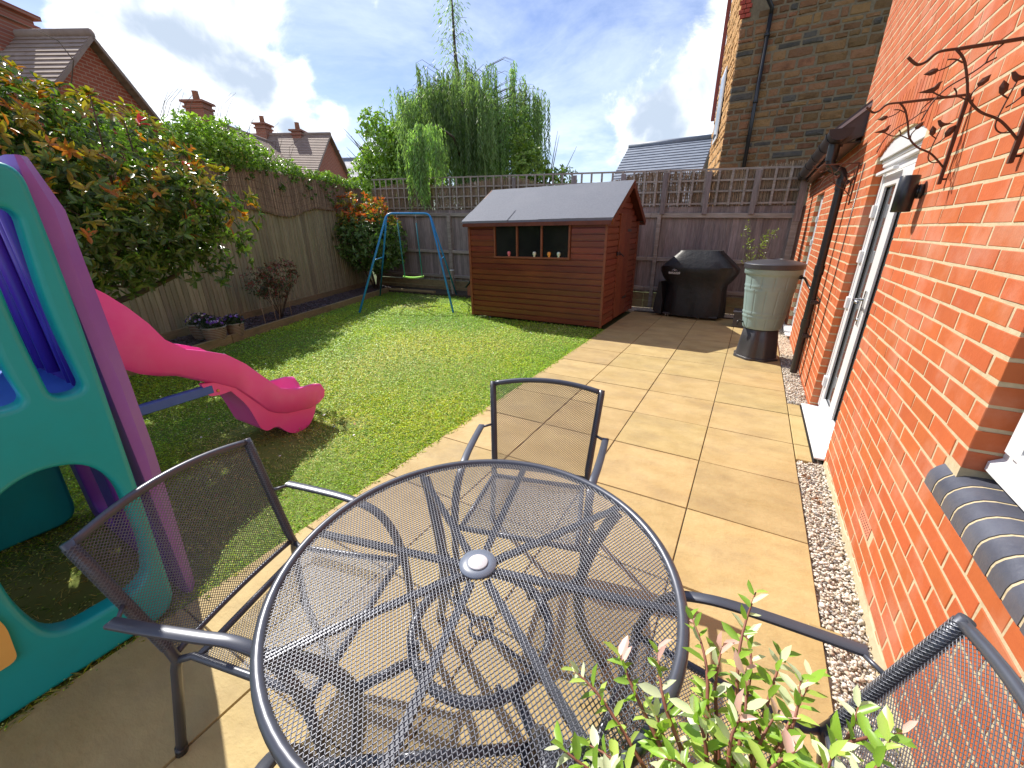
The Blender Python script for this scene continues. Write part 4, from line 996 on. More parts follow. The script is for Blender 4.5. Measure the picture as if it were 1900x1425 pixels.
def photinia(P, U, r, g, rs):
    n = len(P); base = np.array([.085, .155, .032])*rs.uniform(.6, 1.5, (n, 1)); base[rs.rand(n) < .2] *= np.array([1.7, 1.5, 1.2])
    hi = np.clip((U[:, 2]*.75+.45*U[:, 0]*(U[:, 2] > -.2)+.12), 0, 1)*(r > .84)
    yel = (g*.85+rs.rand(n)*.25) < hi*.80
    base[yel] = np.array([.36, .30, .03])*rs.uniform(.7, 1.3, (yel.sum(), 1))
    org = (g < hi*.22) & (rs.rand(n) < .85); base[org] = np.array([.52, .19, .03])*rs.uniform(.7, 1.25, (org.sum(), 1))
    red = (g < hi*.018); base[red] = np.array([.60, .05, .045])
    return base
# --- the big shrub on the left
bx = (-6.35, 1.15, 0)
B1 = thing('photinia_shrub', 'huge green photinia shrub with orange young leaves behind the play tower', 'shrub', bx)
s = MB(); s.tube([(-6.35, 1.15, 0), (-6.3, 1.2, .4), (-6.1, 1.35, .70), (-5.7, 1.5, 1.2)], [.05, .045, .04, .025], 8)
s.tube([(-6.2, 1.25, .60), (-5.9, 1.45, .80), (-5.6, 1.72, .93), (-5.25, 2.0, 1.12), (-4.9, 2.1, 1.4)], [.038, .034, .03, .024, .01], 7)
s.tube([(-6.2, 1.2, .6), (-5.9, .9, 1.2), (-5.7, .8, 1.8)], [.035, .03, .012], 7)
s.tube([(-6.38, 1.2, .4), (-6.3, 1.3, .9), (-6.1, 1.3, 1.6), (-5.9, 1.2, 2.3)], [.04, .03, .02, .01], 7)
for k in range(26):
    a = R.uniform(0, 6.28); e = R.uniform(.0, 1.3); p0 = Vector((-5.4+R.uniform(-.4, .4), 1.5+R.uniform(-.5, .5), 1.3+R.uniform(-.3, .5))); d = Vector((math.cos(a)*math.cos(e), math.sin(a)*math.cos(e), math.sin(e)))
    s.tube([p0, p0+d*.5, p0+d*.95+Vector((0, 0, .06))], [.014, .009, .004], 5)
part('trunk', s, m_bark, B1)
lob = [(-5.42, 1.59, 1.89, 1.0, 1.0, .84), (-4.84, 2.13, 1.62, .60, .58, .58), (-5.68, .77, 2.10, 1.03, 1.0, .88), (-5.40, 2.17, 1.72, .66, .56, .58), (-5.93, 1.16, 2.34, .80, .72, .64), (-5.12, 1.38, 1.52, .76, .80, .56)]
bushy(B1, bx, lob, 3300, 7, np.random.RandomState(31), .088, .38, photinia, m_leafa, nobj=300, um=um, shell=.5, spread=1.0)
s = MB(); s.tube([(-5.55, 1.86, 2.45), (-5.68, 1.80, 2.80), (-5.62, 1.86, 3.0), (-5.68, 1.82, 3.14), (-5.82, 1.74, 3.22)], [.008, .006, .005, .004, .002], 5); part('bare_shoot', s, m_bark, B1)
# --- photinia in the far corner, behind the swing
bx = (-8.9, 7.9, 0)
B2 = thing('photinia_shrub', 'round photinia with orange red top in the fence corner behind the swing', 'shrub', bx)
s = MB(); 
for k in range(7):
    a = k*.9; s.tube([(-8.9, 7.9, 0), (-8.9+math.cos(a)*.25, 7.85+math.sin(a)*.25, .6), (-8.9+math.cos(a)*.55, 7.85+math.sin(a)*.5, 1.3)], [.03, .022, .01], 6)
part('trunk', s, m_bark, B2)
def photo2(P, U, r, g, rs):
    n = len(P); base = np.array([.10, .18, .045])*rs.uniform(.6, 1.6, (n, 1))
    h = np.clip((P[:, 2]-1.55)/.65, 0, 1)*(r > .6); y = rs.rand(n) < h*.75; base[y] = np.array([.42, .34, .035])*rs.uniform(.6, 1.3, (y.sum(), 1))
    o = (g < h*.75-.08) & (rs.rand(n) < .8); base[o] = np.array([.70, .17, .04])*rs.uniform(.7, 1.3, (o.sum(), 1)); return base
bushy(B2, bx, [(-8.75, 7.75, 1.35, 1.0, .8, .85), (-8.8, 7.7, 1.95, .75, .6, .55), (-9.15, 7.7, 1.3, .8, .8, .75), (-8.35, 7.75, 1.2, .75, .6, .65)], 1100, 7, np.random.RandomState(32), .11, .40, photo2, m_leafa, shell=.5)
# --- small dark red shrub in the bed
bx = (-7.35, 4.2, .05)
B3 = thing('dark_shrub', 'small dark green and red leaved shrub on thin canes in the slate bed', 'shrub', bx)
s = MB()
for (a, b_) in (((-7.05, 3.75), (-7.45, 3.95)), ((-7.15, 4.0), (-7.35, 4.1)), ((-7.3, 4.15), (-7.4, 4.3)), ((-7.4, 4.45), (-7.5, 4.5)), ((-7.5, 4.3), (-7.4, 4.4))): s.tube([(a[0], a[1], .05), (b_[0], b_[1], .62)], .006, 5)
part('cane', s, M('cane', (.30, .21, .12), (.38, .28, .17), rough=.7), B3)
s = MB()
for k in range(14):
    a = R.uniform(0, 6.28); s.tube([(-7.4, 4.25, .06), (-7.4+math.cos(a)*.12, 4.25+math.sin(a)*.2, .45), (-7.4+math.cos(a)*.25, 4.25+math.sin(a)*.4, .8)], [.006, .005, .002], 4)
part('stem', s, m_bark, B3)
def dkred(P, U, r, g, rs):
    n = len(P); base = np.array([.10, .13, .07])*rs.uniform(.6, 1.6, (n, 1)); h = np.clip((P[:, 2]-.55)/.5, 0, 1); o = rs.rand(n) < .25+h*.4; base[o] = np.array([.27, .08, .07])*rs.uniform(.6, 1.4, (o.sum(), 1)); return base
bushy(B3, bx, [(-7.35, 4.35, .82, .26, .34, .27), (-7.4, 3.95, .72, .18, .25, .26), (-7.42, 4.25, .55, .22, .3, .14)], 420, 5, np.random.RandomState(33), .05, .45, dkred, m_leafa)
# --- ivy along the left fence
IV = thing('climbing_ivy', 'bright green climber tumbling over the top of the left fence', 'climber', (fence_x(5), 5, 0))
s = MB()
for k in range(14):
    y = 3+k*.4; x = fence_x(y)-.05; s.tube([(x, y, 0), (x-.02, y+.1, 1.3), (x+.02, y, 2.5), (x+.12, y+.2, 2.7)], [.012, .01, .008, .004], 5)
part('stem', s, m_bark, IV)
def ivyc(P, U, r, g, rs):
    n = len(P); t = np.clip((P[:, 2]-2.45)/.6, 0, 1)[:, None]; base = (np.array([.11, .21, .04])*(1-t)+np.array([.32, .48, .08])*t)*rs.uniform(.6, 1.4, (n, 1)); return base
lobI = []
ri = random.Random(9)
for k in range(34):
    y = 2.4+6.1*k/33; h = .50*max(0, 1-abs(y-4.3)/1.9)+.08
    lobI.append((fence_x(y)+ri.uniform(-.16, .02), y+ri.uniform(-.1, .1), 2.66+h*.42+ri.uniform(-.05, .05), .20+h*.30, .30, .14+h*.62))
for k in range(5):
    y = ri.uniform(4.5, 8); lobI.append((fence_x(y)+.12, y, 2.33, .10, .15, .22))
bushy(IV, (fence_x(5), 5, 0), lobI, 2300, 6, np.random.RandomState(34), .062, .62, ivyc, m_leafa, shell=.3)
s = MB()
for k in range(18):
    y = ri.uniform(3.2, 6.0); x = fence_x(y); z = 3.0+.35*max(0, 1-abs(y-4.4)/1.6); s.tube([(x, y, z), (x+ri.uniform(-.1, .1), y+.1, z+.2), (x+ri.uniform(-.2, .2), y+.25, z+.38)], [.004, .003, .0015], 4)
part('shoot', s, m_bark, IV)
# --- bright shrub left of the willow, and the one on its right
def limec(P, U, r, g, rs):
    n = len(P); return np.array([.30, .46, .07])*rs.uniform(.5, 1.4, (n, 1))
T2 = thing('leafy_tree', 'bright green bushy tree on the left flank of the willow', 'tree', (-13.2, 12.6, 0))
s = MB(); s.tube([(-13.2, 12.6, 0), (-13.1, 12.6, 1.6), (-12.8, 12.5, 3.0), (-12.2, 12.4, 4.4)], [.14, .11, .07, .02], 8)
for k in range(14):
    a = R.uniform(0, 6.28); s.tube([(-12.9, 12.5, 2.2+k*.1), (-12.9+math.cos(a)*.7, 12.5+math.sin(a)*.6, 3.0+k*.12), (-12.9+math.cos(a)*1.5, 12.5+math.sin(a)*1.0, 3.5+k*.14)], [.04, .022, .005], 5)
part('trunk', s, m_bark, T2)
bushy(T2, (-13.2, 12.6, 0), [(-12.3, 12.3, 4.3, 1.0, .8, .95), (-13.1, 12.3, 3.5, 1.1, .9, .8), (-11.6, 12.2, 3.4, 1.0, .8, .9), (-13.9, 12.6, 3.1, .8, .8, .6), (-12.6, 12.4, 2.7, 1.5, .9, .7), (-13.6, 12.5, 4.3, .6, .5, .35), (-12.9, 12.4, 5.2, .75, .6, .6), (-11.3, 12.1, 4.4, .9, .6, .7), (-10.7, 12.0, 3.3, 1.0, .6, .8)], 3000, 6, np.random.RandomState(35), .13, .5, limec, m_leafa, shell=.25)
T3 = thing('leafy_tree', 'spiky green bush at the right foot of the willow above the trellis', 'tree', (-6.3, 13.2, 0))
s = MB(); s.tube([(-6.3, 13.2, 0), (-6.3, 13.2, 1.8), (-6.5, 13.1, 3.2)], [.09, .06, .02], 7)
for k in range(10):
    a = R.uniform(0, 6.28); s.tube([(-6.3, 13.2, 1.5+k*.1), (-6.3+math.cos(a)*.6, 13.2+math.sin(a)*.5, 2.3+k*.15), (-6.3+math.cos(a)*1.0, 13.2+math.sin(a)*.8, 2.9+k*.17)], [.025, .014, .004], 5)
part('trunk', s, m_bark, T3)
bushy(T3, (-6.3, 13.2, 0), [(-6.9, 13.1, 3.3, .75, .6, .9), (-6.0, 13.1, 3.0, .9, .6, .42), (-6.3, 13.1, 2.4, 1.1, .7, .5), (-7.1, 13.0, 4.3, .35, .35, .8)], 800, 6, np.random.RandomState(36), .13, .42, lambda P, U, r, g, rs: limec(P, U, r, g, rs)*.75, m_leafa, shell=.2)

# ================================================================== SHED
SD = thing('garden_shed', 'red brown stained wooden shed with grey felt roof and three window panes', 'shed', (-3.25, 7.2, 0))
sx0, sx1, sy0, sy1, ze, zr = -4.50, -1.97, 6.26, 8.18, 1.66, 2.20
ymid = (sy0+sy1)/2
b = MB(); t_ = .02        # dark lining keeps the inside closed, window left open
b.box((sx0+.03, sy0+.03, .02), (sx0+.05, sy1-.03, ze)); b.box((sx1-.05, sy0+.03, .02), (sx1-.03, sy1-.03, ze)); b.box((sx0+.05, sy1-.05, .02), (sx1-.05, sy1-.03, ze)); b.box((sx0+.05, sy0+.03, .02), (sx1-.05, sy0+.05, 1.0))
b.box((sx0+.05, sy0+.03, 1.0), (-3.97, sy0+.05, ze)); b.box((-2.55, sy0+.03, 1.0), (sx1-.05, sy0+.05, ze)); b.box((sx0+.05, sy0+.05, .02), (sx1-.05, sy1-.05, .05))
part('lining', b, m_sheddk, SD)
nb = 17; bh = (ze-.03)/nb
wx0, wx1, wz0, wz1 = -3.97, -2.55, 1.10, 1.635
def shiplap(f, h, mat, name='board'):
    """profile: flat face leaning out to a groove at its foot"""
    s = MB(); pr = [(0, 0), (-.019, 0), (-.0205, .004), (-.0200, h*.74), (-.003, h*.84), (-.001, h), (0, h)]
    s.prism(pr, lambda d, z: f(0, d, z), lambda d, z: f(1, d, z)); return part(name, s, mat, SD)
for k in range(nb):
    z0 = .03+k*bh
    for xa, xb in (((sx0, sx1),) if (z0+bh < wz0+.03 or z0 > wz1-.005) else ((sx0, wx0-.002), (wx1+.002, sx1))):
        shiplap(lambda t, d, z: (xa+.012 if t == 0 else xb-.012, sy0+.028+d, z0+z), bh-.001, m_shed)
    # back side, left side
    shiplap(lambda t, d, z: (sx0+.012 if t == 0 else sx1-.012, sy1-.028-d, z0+z), bh-.001, m_shed)
    shiplap(lambda t, d, z: (sx0+.028+d, sy0+.012 if t == 0 else sy1-.012, z0+z), bh-.001, m_shed)
dy0, dy1, dz1 = 6.95, 7.62, 1.76
z0 = .03
while z0 < zr-.08:
    def lim(z): # half depth of the gable at height z
        return (sy1-sy0)/2 if z < ze else (sy1-sy0)/2*max(.03, (zr-z)/(zr-ze))
    hw = lim(z0+bh*.98); ya, yb = ymid-hw+.01, ymid+hw-.01
    segs = ((ya, dy0-.02), (dy1+.02, yb)) if z0+bh*.5 < dz1 else ((ya, yb),)
    for a, c in segs:
        if c-a > .03: shiplap(lambda t, d, z: (sx1-.028-d, a if t == 0 else c, z0+z), bh-.001, m_shedr)
    if len(segs) == 1: shiplap(lambda t, d, z: (sx0+.028+d, ya if t == 0 else yb, z0+z), bh-.001, m_shedr)
    z0 += bh
for x_, y_ in ((sx0, sy0), (sx1, sy0), (sx0, sy1), (sx1, sy1)):
    s = MB(); s.box((x_-.02 if x_ < -3 else x_-.025, y_-.005 if y_ < 7 else y_-.025, .02), (x_+.025 if x_ < -3 else x_+.012, y_+.03 if y_ < 7 else y_+.012, ze), ch=.003); part('corner_post', s, m_shedr, SD)
dr_ = part('door', MB().box((sx1-.03, dy0, .05), (sx1-.012, dy1, dz1)), m_sheddk, SD)
nd = 8
for k in range(nd):
    w = (dy1-dy0)/nd; s = MB(); s.box((sx1-.012, dy0+k*w+.003, .05), (sx1+.008, dy0+(k+1)*w-.003, dz1), ch=.004); part('plank', s, m_shedr, dr_)
s = MB(); s.tube([(sx1+.02, dy0-.10, 1.14), (sx1+.025, dy0+.12, 1.13)], .008, 8); s.box((sx1+.006, dy0-.09, 1.11), (sx1+.016, dy0-.03, 1.17)); s.box((sx1+.006, dy0+.03, 1.11), (sx1+.016, dy0+.10, 1.17)); s.tube([(sx1+.022, dy0+.10, 1.13), (sx1+.07, dy0+.10, 1.09)], .009, 8); part('bolt', s, m_black, dr_)
for zc in (.35, 1.5):
    s = MB(); s.box((sx1+.008, dy1-.22, zc-.02), (sx1+.014, dy1+.03, zc+.02)); part('hinge', s, m_black, dr_)
sw = part('window', MB().box((wx0, sy0+.016, wz0), (wx1, sy0+.020, wz1)), m_shglass, SD)
s = MB()
for x_ in (wx0, -3.525, -3.065, wx1-.028): s.box((x_, sy0-.014, wz0), (x_+.03, sy0+.02, wz1), ch=.003)
s.box((wx0-.005, sy0-.018, wz0-.028), (wx1+.005, sy0+.03, wz0+.004), ch=.003); part('frame', s, m_shedr, sw)
for sg in (-1, 1):      # roof slopes: deck and felt with lapped sheets
    ye = ymid+sg*((sy1-sy0)/2+.075); zq = ze-.035
    def pt(x, t, up_=0): return (x, ymid+(ye-ymid)*t, zr+.03+(zq-zr)*t+up_)
    dk = MB(); dk.add([pt(sx0-.07, 0), pt(sx1+.09, 0), pt(sx1+.09, 1), pt(sx0-.07, 1), pt(sx0-.07, 0, .018), pt(sx1+.09, 0, .018), pt(sx1+.09, 1, .018), pt(sx0-.07, 1, .018)], [(0, 1, 2, 3), (7, 6, 5, 4), (0, 4, 5, 1), (1, 5, 6, 2), (2, 6, 7, 3), (3, 7, 4, 0)])
    part('roof_deck', dk, m_sheddk, SD)
    for xa, xb, ta, tb, u in ((sx0-.085, -3.05, -.0, 1.0, .024), (-3.09, sx1+.105, -.0, 1.0, .029), (sx0-.088, -3.65, .72, 1.012, .032)) if sg < 0 else ((sx0-.085, sx1+.105, 0, 1.0, .024),):
        f = MB(); nx, ny = 14, 5; rf = random.Random(3)
        for j in range(ny+1):
            for i in range(nx+1): f.v.append(pt(xa+(xb-xa)*i/nx, ta+(tb-ta)*j/ny, u+rf.uniform(-.0015, .0025)))
        for j in range(ny):
            for i in range(nx): f.f.append([j*(nx+1)+i, j*(nx+1)+i+1, (j+1)*(nx+1)+i+1, (j+1)*(nx+1)+i]); f.mi.append(0); f.sm.append(True)
        if tb >= 1.0:
            o_ = len(f.v)
            for i in range(nx+1): 
                p = pt(xa+(xb-xa)*i/nx, tb, u); f.v += [p, (p[0], p[1]+sg*.004, p[2]-.055+rf.uniform(-.004, .004))]
            for i in range(nx): f.f.append([o_+2*i, o_+2*i+2, o_+2*i+3, o_+2*i+1]); f.mi.append(0); f.sm.append(False)
        part('felt_sheet', f, m_felt, SD)
    for xg in (sx1+.10, sx0-.08):
        s = MB(); a = Vector((xg, ymid, zr+.01)); c = Vector((xg, ye, zq-.005)); s.beam(a, c, .018, .085, ch=.003); part('barge_board', s, m_shedr, SD)
    s = MB(); s.box((sx0-.06, ye-.006-.012, zq-.038), (sx1+.08, ye-.006+.006, zq+.02)); part('eaves_board', s, m_sheddk, SD)
s = MB(); s.box((sx1+.10, ymid-.035, zr-.07), (sx1+.118, ymid+.035, zr+.05), ch=.004); part('finial', s, m_shedr, SD)
# things inside the shed window
for x_, c_, nm in ((-3.67, (.62, .16, .20), 'pink'), (-3.18, (.62, .66, .55), 'cream'), (-2.91, (.75, .32, .06), 'orange'), (-2.74, (.55, .68, .58), 'pale green')):
    s = MB(); s.lathe([(.018, 1.104), (.020, 1.108), (.014, 1.118), (.028, 1.142), (.031, 1.165), (.022, 1.184), (.012, 1.188)], 14, (x_, sy0-.004)); 
    solo('egg_cup', s, M('egg_cup_'+nm.replace(' ', '_'), c_, rough=.35), 'small %s egg shaped pot on the shed window ledge' % nm, 'pot', 'small pots on the shed window ledge')

# ================================================================== SWING
SW = thing('garden_swing', 'blue metal single swing frame on the lawn in front of the corner shrub', 'swing', (-6.5, 6.75, 0))
TL, TR = Vector((-6.80, 6.57, 1.885)), Vector((-6.10, 7.10, 1.878))
feet = [Vector((-6.748, 5.469, 0)), Vector((-5.024, 6.328, 0)), Vector((-8.15, 7.32, 0)), Vector((-6.295, 8.12, 0))]
def bend(a, c, d, r=.12, n=5):
    u = (a-c).normalized(); v = (d-c).normalized(); out = []
    for i in range(n+1):
        t = i/n; out.append((c+u*r)*(1-t)**2+c*2*t*(1-t)+(c+v*r)*t*t)
    return out
s = MB(); s.tube([feet[0]]+bend(feet[0], TL, TR)+bend(TL, TR, feet[1])+[feet[1]], .021, 10); part('front_frame', s, m_swing, SW)
for i, tp in ((2, TL), (3, TR)):
    d = (feet[i]-tp).normalized(); s = MB(); s.tube([tp+d*.10, feet[i]], .019, 10); part('rear_leg', s, m_swing, SW)
    f0 = feet[i-2]; s = MB(); s.tube([f0+(tp-f0)*.52, feet[i]+(tp-feet[i])*.52], .010, 8); part('brace', s, m_swing, SW)
sc0 = Vector((-6.47, 6.83, .57)); dv = (TR-TL).normalized()
for t, off in ((.22, -.19), (.66, .19)):
    top = TL+(TR-TL)*t; bot = sc0+dv*off; mid = bot+(top-bot)*.86
    s = MB(); s.tube([bot, mid], .014, 8); part('rope', s, m_rope, SW)
    s = MB()
    for q in range(4): 
        p = mid+(top-mid)*(q+.5)/4; ax = (Vector((1, 0, 0)) if q % 2 else Vector((0, 1, 0))); s.tube([p+ax*.008*math.cos(a)+Vector((0, 0, .02*math.sin(a))) for a in np.linspace(0, 2*PI, 9)[:-1]], .003, 5, closed=True)
    part('chain', s, m_steel, SW)
s = MB(); n_ = 12; vs = []
pd = Vector((-dv.y, dv.x, 0))
for i in range(n_+1):
    t = -1+2*i/n_; zz_ = .028*t*t; w = .078*(1-.35*abs(t)**3)
    for (a, h) in ((-1, 0), (-1, .022), (0, .010), (1, .022), (1, 0), (0, -.012)): p = sc0+dv*(.225*t)+pd*(w*a)+Vector((0, 0, zz_+h-.01)); vs.append(p)
fs = [(i*6+j, i*6+(j+1) % 6, (i+1)*6+(j+1) % 6, (i+1)*6+j) for i in range(n_) for j in range(6)]+[tuple(range(6)), tuple(n_*6+j for j in range(6))]
s.add(vs, fs, 0, True); part('swing_seat', s, m_lime, SW)

# little planter house and marker post by the back fence
s = MB(); PH = thing('bird_house', 'little terracotta house with dark green roof on the grass left of the shed', 'garden ornament', (-5.75, 8.2, 0))
s.box((-5.92, 8.06, 0), (-5.68, 8.28, .25), ch=.006); s.prism([(-5.92, .25), (-5.68, .25), (-5.80, .37)], lambda x, z: (x, 8.06, z), lambda x, z: (x, 8.28, z)); part('walls', s, M('terracotta', (.30, .10, .055), (.36, .14, .08), rough=.8, scale=9), PH)
for sg in (-1, 1):
    s = MB(); s.beam((-5.80, 8.17, .40), (-5.80+sg*.17, 8.17, .235), .28, .018); part('roof', s, M('mossy_roof', (.03, .05, .04), (.05, .07, .05), rough=.8), PH)
s = MB(); s.box((-6.50, 8.16, 0), (-6.43, 8.23, .60), ch=.004); s.box((-6.505, 8.155, .60), (-6.425, 8.235, .625), 1, ch=.004)
solo('marker_post', s, [m_rail, m_pvc], 'short grey post with a white cap beside the right swing leg', 'post')

# ================================================================== FLOWER POTS
def pot(loc, r, h, label, purple, seed):
    t = thing('flower_pot', label, 'flower pot', loc, 0, 'ribbed clay pots with pansies on the slate bed')
    pr = [(r*.62, 0)]
    nr = 9
    for k in range(nr):
        z = h*(k+.2)/nr; rr_ = r*(.66+.30*math.sin(min(1, (k+1)/nr)*PI*.58)); pr += [(rr_, z), (rr_+r*.035, z+h*.045), (rr_, z+h*.09)]
    pr += [(r*.97, h*.97)]
    s = MB(); s.lathe(pr, 28); s.mi = [1 if f < 28*(len(pr)-1) and (f//28) % 3 == 1 else 0 for f in range(len(s.f))]; part('pot', s, [m_terra, m_rim], t, True)
    s = MB(); s.lathe([(r*.96, h*.965), (r*1.04, h*.975), (r*1.04, h*1.03), (r*.92, h*1.03), (r*.90, h*.93), (.001, h*.93)], 28); part('rim', s, m_rim, t, True)
    rs = np.random.RandomState(seed)
    def pc(P, U, rr, g, rs): return np.array([.035, .075, .03])*rs.uniform(.5, 1.6, (len(P), 1))
    bushy(t, (0, 0, 0), [(0, 0, h*1.18, r*1.02, r*1.02, h*.42)], 220, 4, rs, .032, .5, pc, m_leafa, shell=.3)
    P = []; n_ = 34
    u = nrm(rs.normal(size=(n_, 3))); u[:, 2] = np.abs(u[:, 2])*.9+.1; Pp = u*np.array([r*1.06, r*1.06, h*.5])+np.array([0, 0, h*1.2])
    mats_ = [M('pansy_purple', (.16, .06, .42), rough=.7), M('pansy_lilac', (.42, .34, .66), rough=.7), M('pansy_cream', (.62, .52, .40), rough=.7), M('pansy_plum', (.10, .02, .06), rough=.7)]
    s = MB()
    for i in range(n_):
        p = Vector(Pp[i]); nv = Vector(u[i]+np.array([0, -.3, .3])).normalized(); a = nv.orthogonal().normalized(); b_ = nv.cross(a); m_i = rs.choice(4, p=[.5, .3, .05, .15] if purple else [.2, .4, .25, .15])
        for q in range(5):
            th = q*2*PI/5; c_ = p+(a*math.cos(th)+b_*math.sin(th))*.009; e = .010
            s.add([c_+(a*math.cos(w_)+b_*math.sin(w_))*e+nv*.002*math.cos(w_*2) for w_ in np.linspace(0, 2*PI, 7)[:-1]], [(0, 1, 2, 3, 4, 5)], int(m_i))
    part('flowers', s, mats_, t, True, kind='stuff'); return t
pot((-7.02, 2.80, .05), .165, .225, 'left rear ribbed clay pot with lilac and cream pansies', False, 1)
pot((-6.62, 2.78, .05), .155, .215, 'front ribbed clay pot with a pale rim and purple pansies', True, 2)
pot((-6.70, 3.10, .05), .125, .20, 'smallest ribbed clay pot, right rear, with purple pansies', True, 3)

# ================================================================== BBQ UNDER ITS COVER
BQ = thing('covered_barbecue', 'gas barbecue under a black fabric cover by the back fence', 'barbecue', (-.80, 8.0, 0), rad(-7))
def loop(hx, hy, z, rip, n=56, cx=0, cy=0, sq=3.4, ph=0, tuck=0):
    out = []
    for i in range(n):
        th = 2*PI*i/n; c, s_ = math.cos(th), math.sin(th); k = (abs(c)**sq+abs(s_)**sq)**(-1/sq)
        q = 1+rip*(math.sin(th*9+ph+z*3)+.6*math.sin(th*17+ph*2-z*5))
        out.append((cx+hx*k*c*q, cy+hy*k*s_*q, z))
    return out
lv = [(.50, .27, .045, .034, .4), (.505, .275, .12, .032, .4), (.50, .27, .30, .026, .5), (.49, .265, .50, .018, .7), (.50, .265, .60, .012, .9), (.585, .285, .70, .008, 1.1), (.635, .31, .80, .006, 1.2), (.640, .32, .86, .004, 1.3), (.60, .31, .90, .003, 1.3), (.47, .25, 1.02, .002, 1.3), (.345, .185, 1.135, .001, 1.3), (.335, .17, 1.16, 0, 1.3)]
s = MB(); n_ = 56; vs = []
for hx, hy, z, rip, ph in lv: vs += loop(hx, hy, z, rip, ph=ph, sq=3.0 if z < .9 else 5)
fs = [(i*n_+j, i*n_+(j+1) % n_, (i+1)*n_+(j+1) % n_, (i+1)*n_+j) for i in range(len(lv)-1) for j in range(n_)]+[tuple((len(lv)-1)*n_+j for j in range(n_))]
s.add(vs, fs, 0, True); part('cover', s, m_cover, BQ, True, angle=38)
s = MB(); s.prism([(-.60, .62), (-.56, .62), (-.50, .30), (-.50, .04), (-.60, .05), (-.66, .10)], lambda x, z: (x, -.24, z), lambda x, z: (x+.01, .12, z)); part('cover_flap', s, m_cover, BQ, True)
s = MB()
for x_ in (-.42, -.38, .12, .16):
    s.lathe([(.001, 0), (.022, 0), (.024, .006)], 14)
    nv = 14*3; s.v = s.v[:-nv]+[(x_+v[2]-.003, -.20+v[0], .024+v[1]) for v in s.v[-nv:]]
    s.box((x_-.006, -.21, .02), (x_+.006, -.19, .06))
part('castor', s, m_steel, BQ, True)
s = MB(); s.box((-.47, -.23, .05), (.45, .2, .075)); part('base_shelf', s, m_dkpl, BQ, True)
# printed badge
def textmesh(body, size, mat, extrude=.0005):
    cu = bpy.data.curves.new('text', 'FONT'); cu.body = body; cu.size = size; cu.align_x = 'CENTER'; cu.align_y = 'CENTER'; cu.extrude = extrude; cu.offset = .0008
    o = bpy.data.objects.new('tmp', cu); C.objects.link(o); dg = bpy.context.evaluated_depsgraph_get(); me = bpy.data.meshes.new_from_object(o.evaluated_get(dg)); bpy.data.objects.remove(o); me.materials.clear(); me.materials.append(mat); return me
bdg = MB(); ye = -.330
def ringp(pts, w):
    n = len(pts); c = Vector((sum(p[0] for p in pts)/n, sum(p[1] for p in pts)/n)); inner = [(c.x+(x-c.x)*(1-w), c.y+(z-c.y)*(1-w*1.7)) for x, z in pts]
    bdg.add([(x, ye, z) for x, z in pts]+[(x, ye, z) for x, z in inner], [(i, (i+1) % n, n+(i+1) % n, n+i) for i in range(n)])
cxx, czz = -.325, .795
out = [(cxx-.088, czz-.022), (cxx+.088, czz-.022), (cxx+.096, czz), (cxx+.088, czz+.022), (cxx+.046, czz+.024), (cxx+.038, czz+.046), (cxx+.018, czz+.060), (cxx, czz+.064), (cxx-.018, czz+.060), (cxx-.038, czz+.046), (cxx-.046, czz+.024), (cxx-.088, czz+.022), (cxx-.096, czz)]
ringp(out, .06)
for i in range(7): bdg.add([(cxx-.012+.004*i, ye, czz+.030), (cxx-.010+.004*i, ye, czz+.030), (cxx-.006+.0035*i-.004*(3-i)*.3, ye, czz+.050-.0015*abs(i-3)), (cxx-.009+.0035*i-.004*(3-i)*.3, ye, czz+.050-.0015*abs(i-3))], [(0, 1, 2, 3)])
part('badge', bdg, m_print, BQ, True)
o = link('badge_lettering', textmesh('NAPOLEON', .036, m_print), BQ, (cxx, ye-.001, czz-.001), (PI/2, 0, 0))
# small dark planter beside it with the leafy twig plant
PT = thing('potted_shrub', 'sparse yellow green twiggy shrub in a dark pot behind the water butt', 'potted plant', (.02, 7.55, 0))
s = MB(); s.box((-.12, 7.40, .0), (.16, 7.68, .24), ch=.01); s.box((-.135, 7.385, .22), (.175, 7.695, .26), ch=.008); part('pot', s, m_dkpl, PT)
rs2 = random.Random(4); s = MB(); tipsP = []; 
for k in range(9):
    a = k*.7+rs2.uniform(-.2, .2); tx, ty = math.cos(a)*rs2.uniform(.08, .26), math.sin(a)*.12; zt = rs2.uniform(1.25, 1.62)
    p = [Vector((.02, 7.55, .2)), Vector((.02+tx*.25, 7.55+ty*.3, .7)), Vector((.02+tx*.7, 7.55+ty, 1.15)), Vector((.02+tx, 7.55+ty, zt))]
    s.tube(p, [.008, .006, .004, .002], 5)
    for q in range(16):
        t = rs2.uniform(.35, 1); pp = p[2]+(p[3]-p[2])*t if rs2.random() < .7 else p[1]+(p[2]-p[1])*rs2.uniform(.6, 1); tipsP.append(pp+Vector((rs2.uniform(-.05, .05), rs2.uniform(-.05, .05), rs2.uniform(-.03, .03))))
part('stem', s, m_bark, PT)
P = np.array([tuple(p) for p in tipsP]*2); n = len(P); rs = np.random.RandomState(3)
me = leafmesh('leaves', P-np.array([.02, 7.55, 0])+rs.normal(0, .012, (n, 3)), rs.normal(size=(n, 3))+np.array([0, 0, .5]), rs.normal(size=(n, 3)), rs.uniform(.025, .05, n), rs.uniform(.012, .02, n), np.array([.22, .28, .06])*rs.uniform(.6, 1.3, (n, 1)), m_leafa); o = link('leaves', me, PT); o['kind'] = 'stuff'

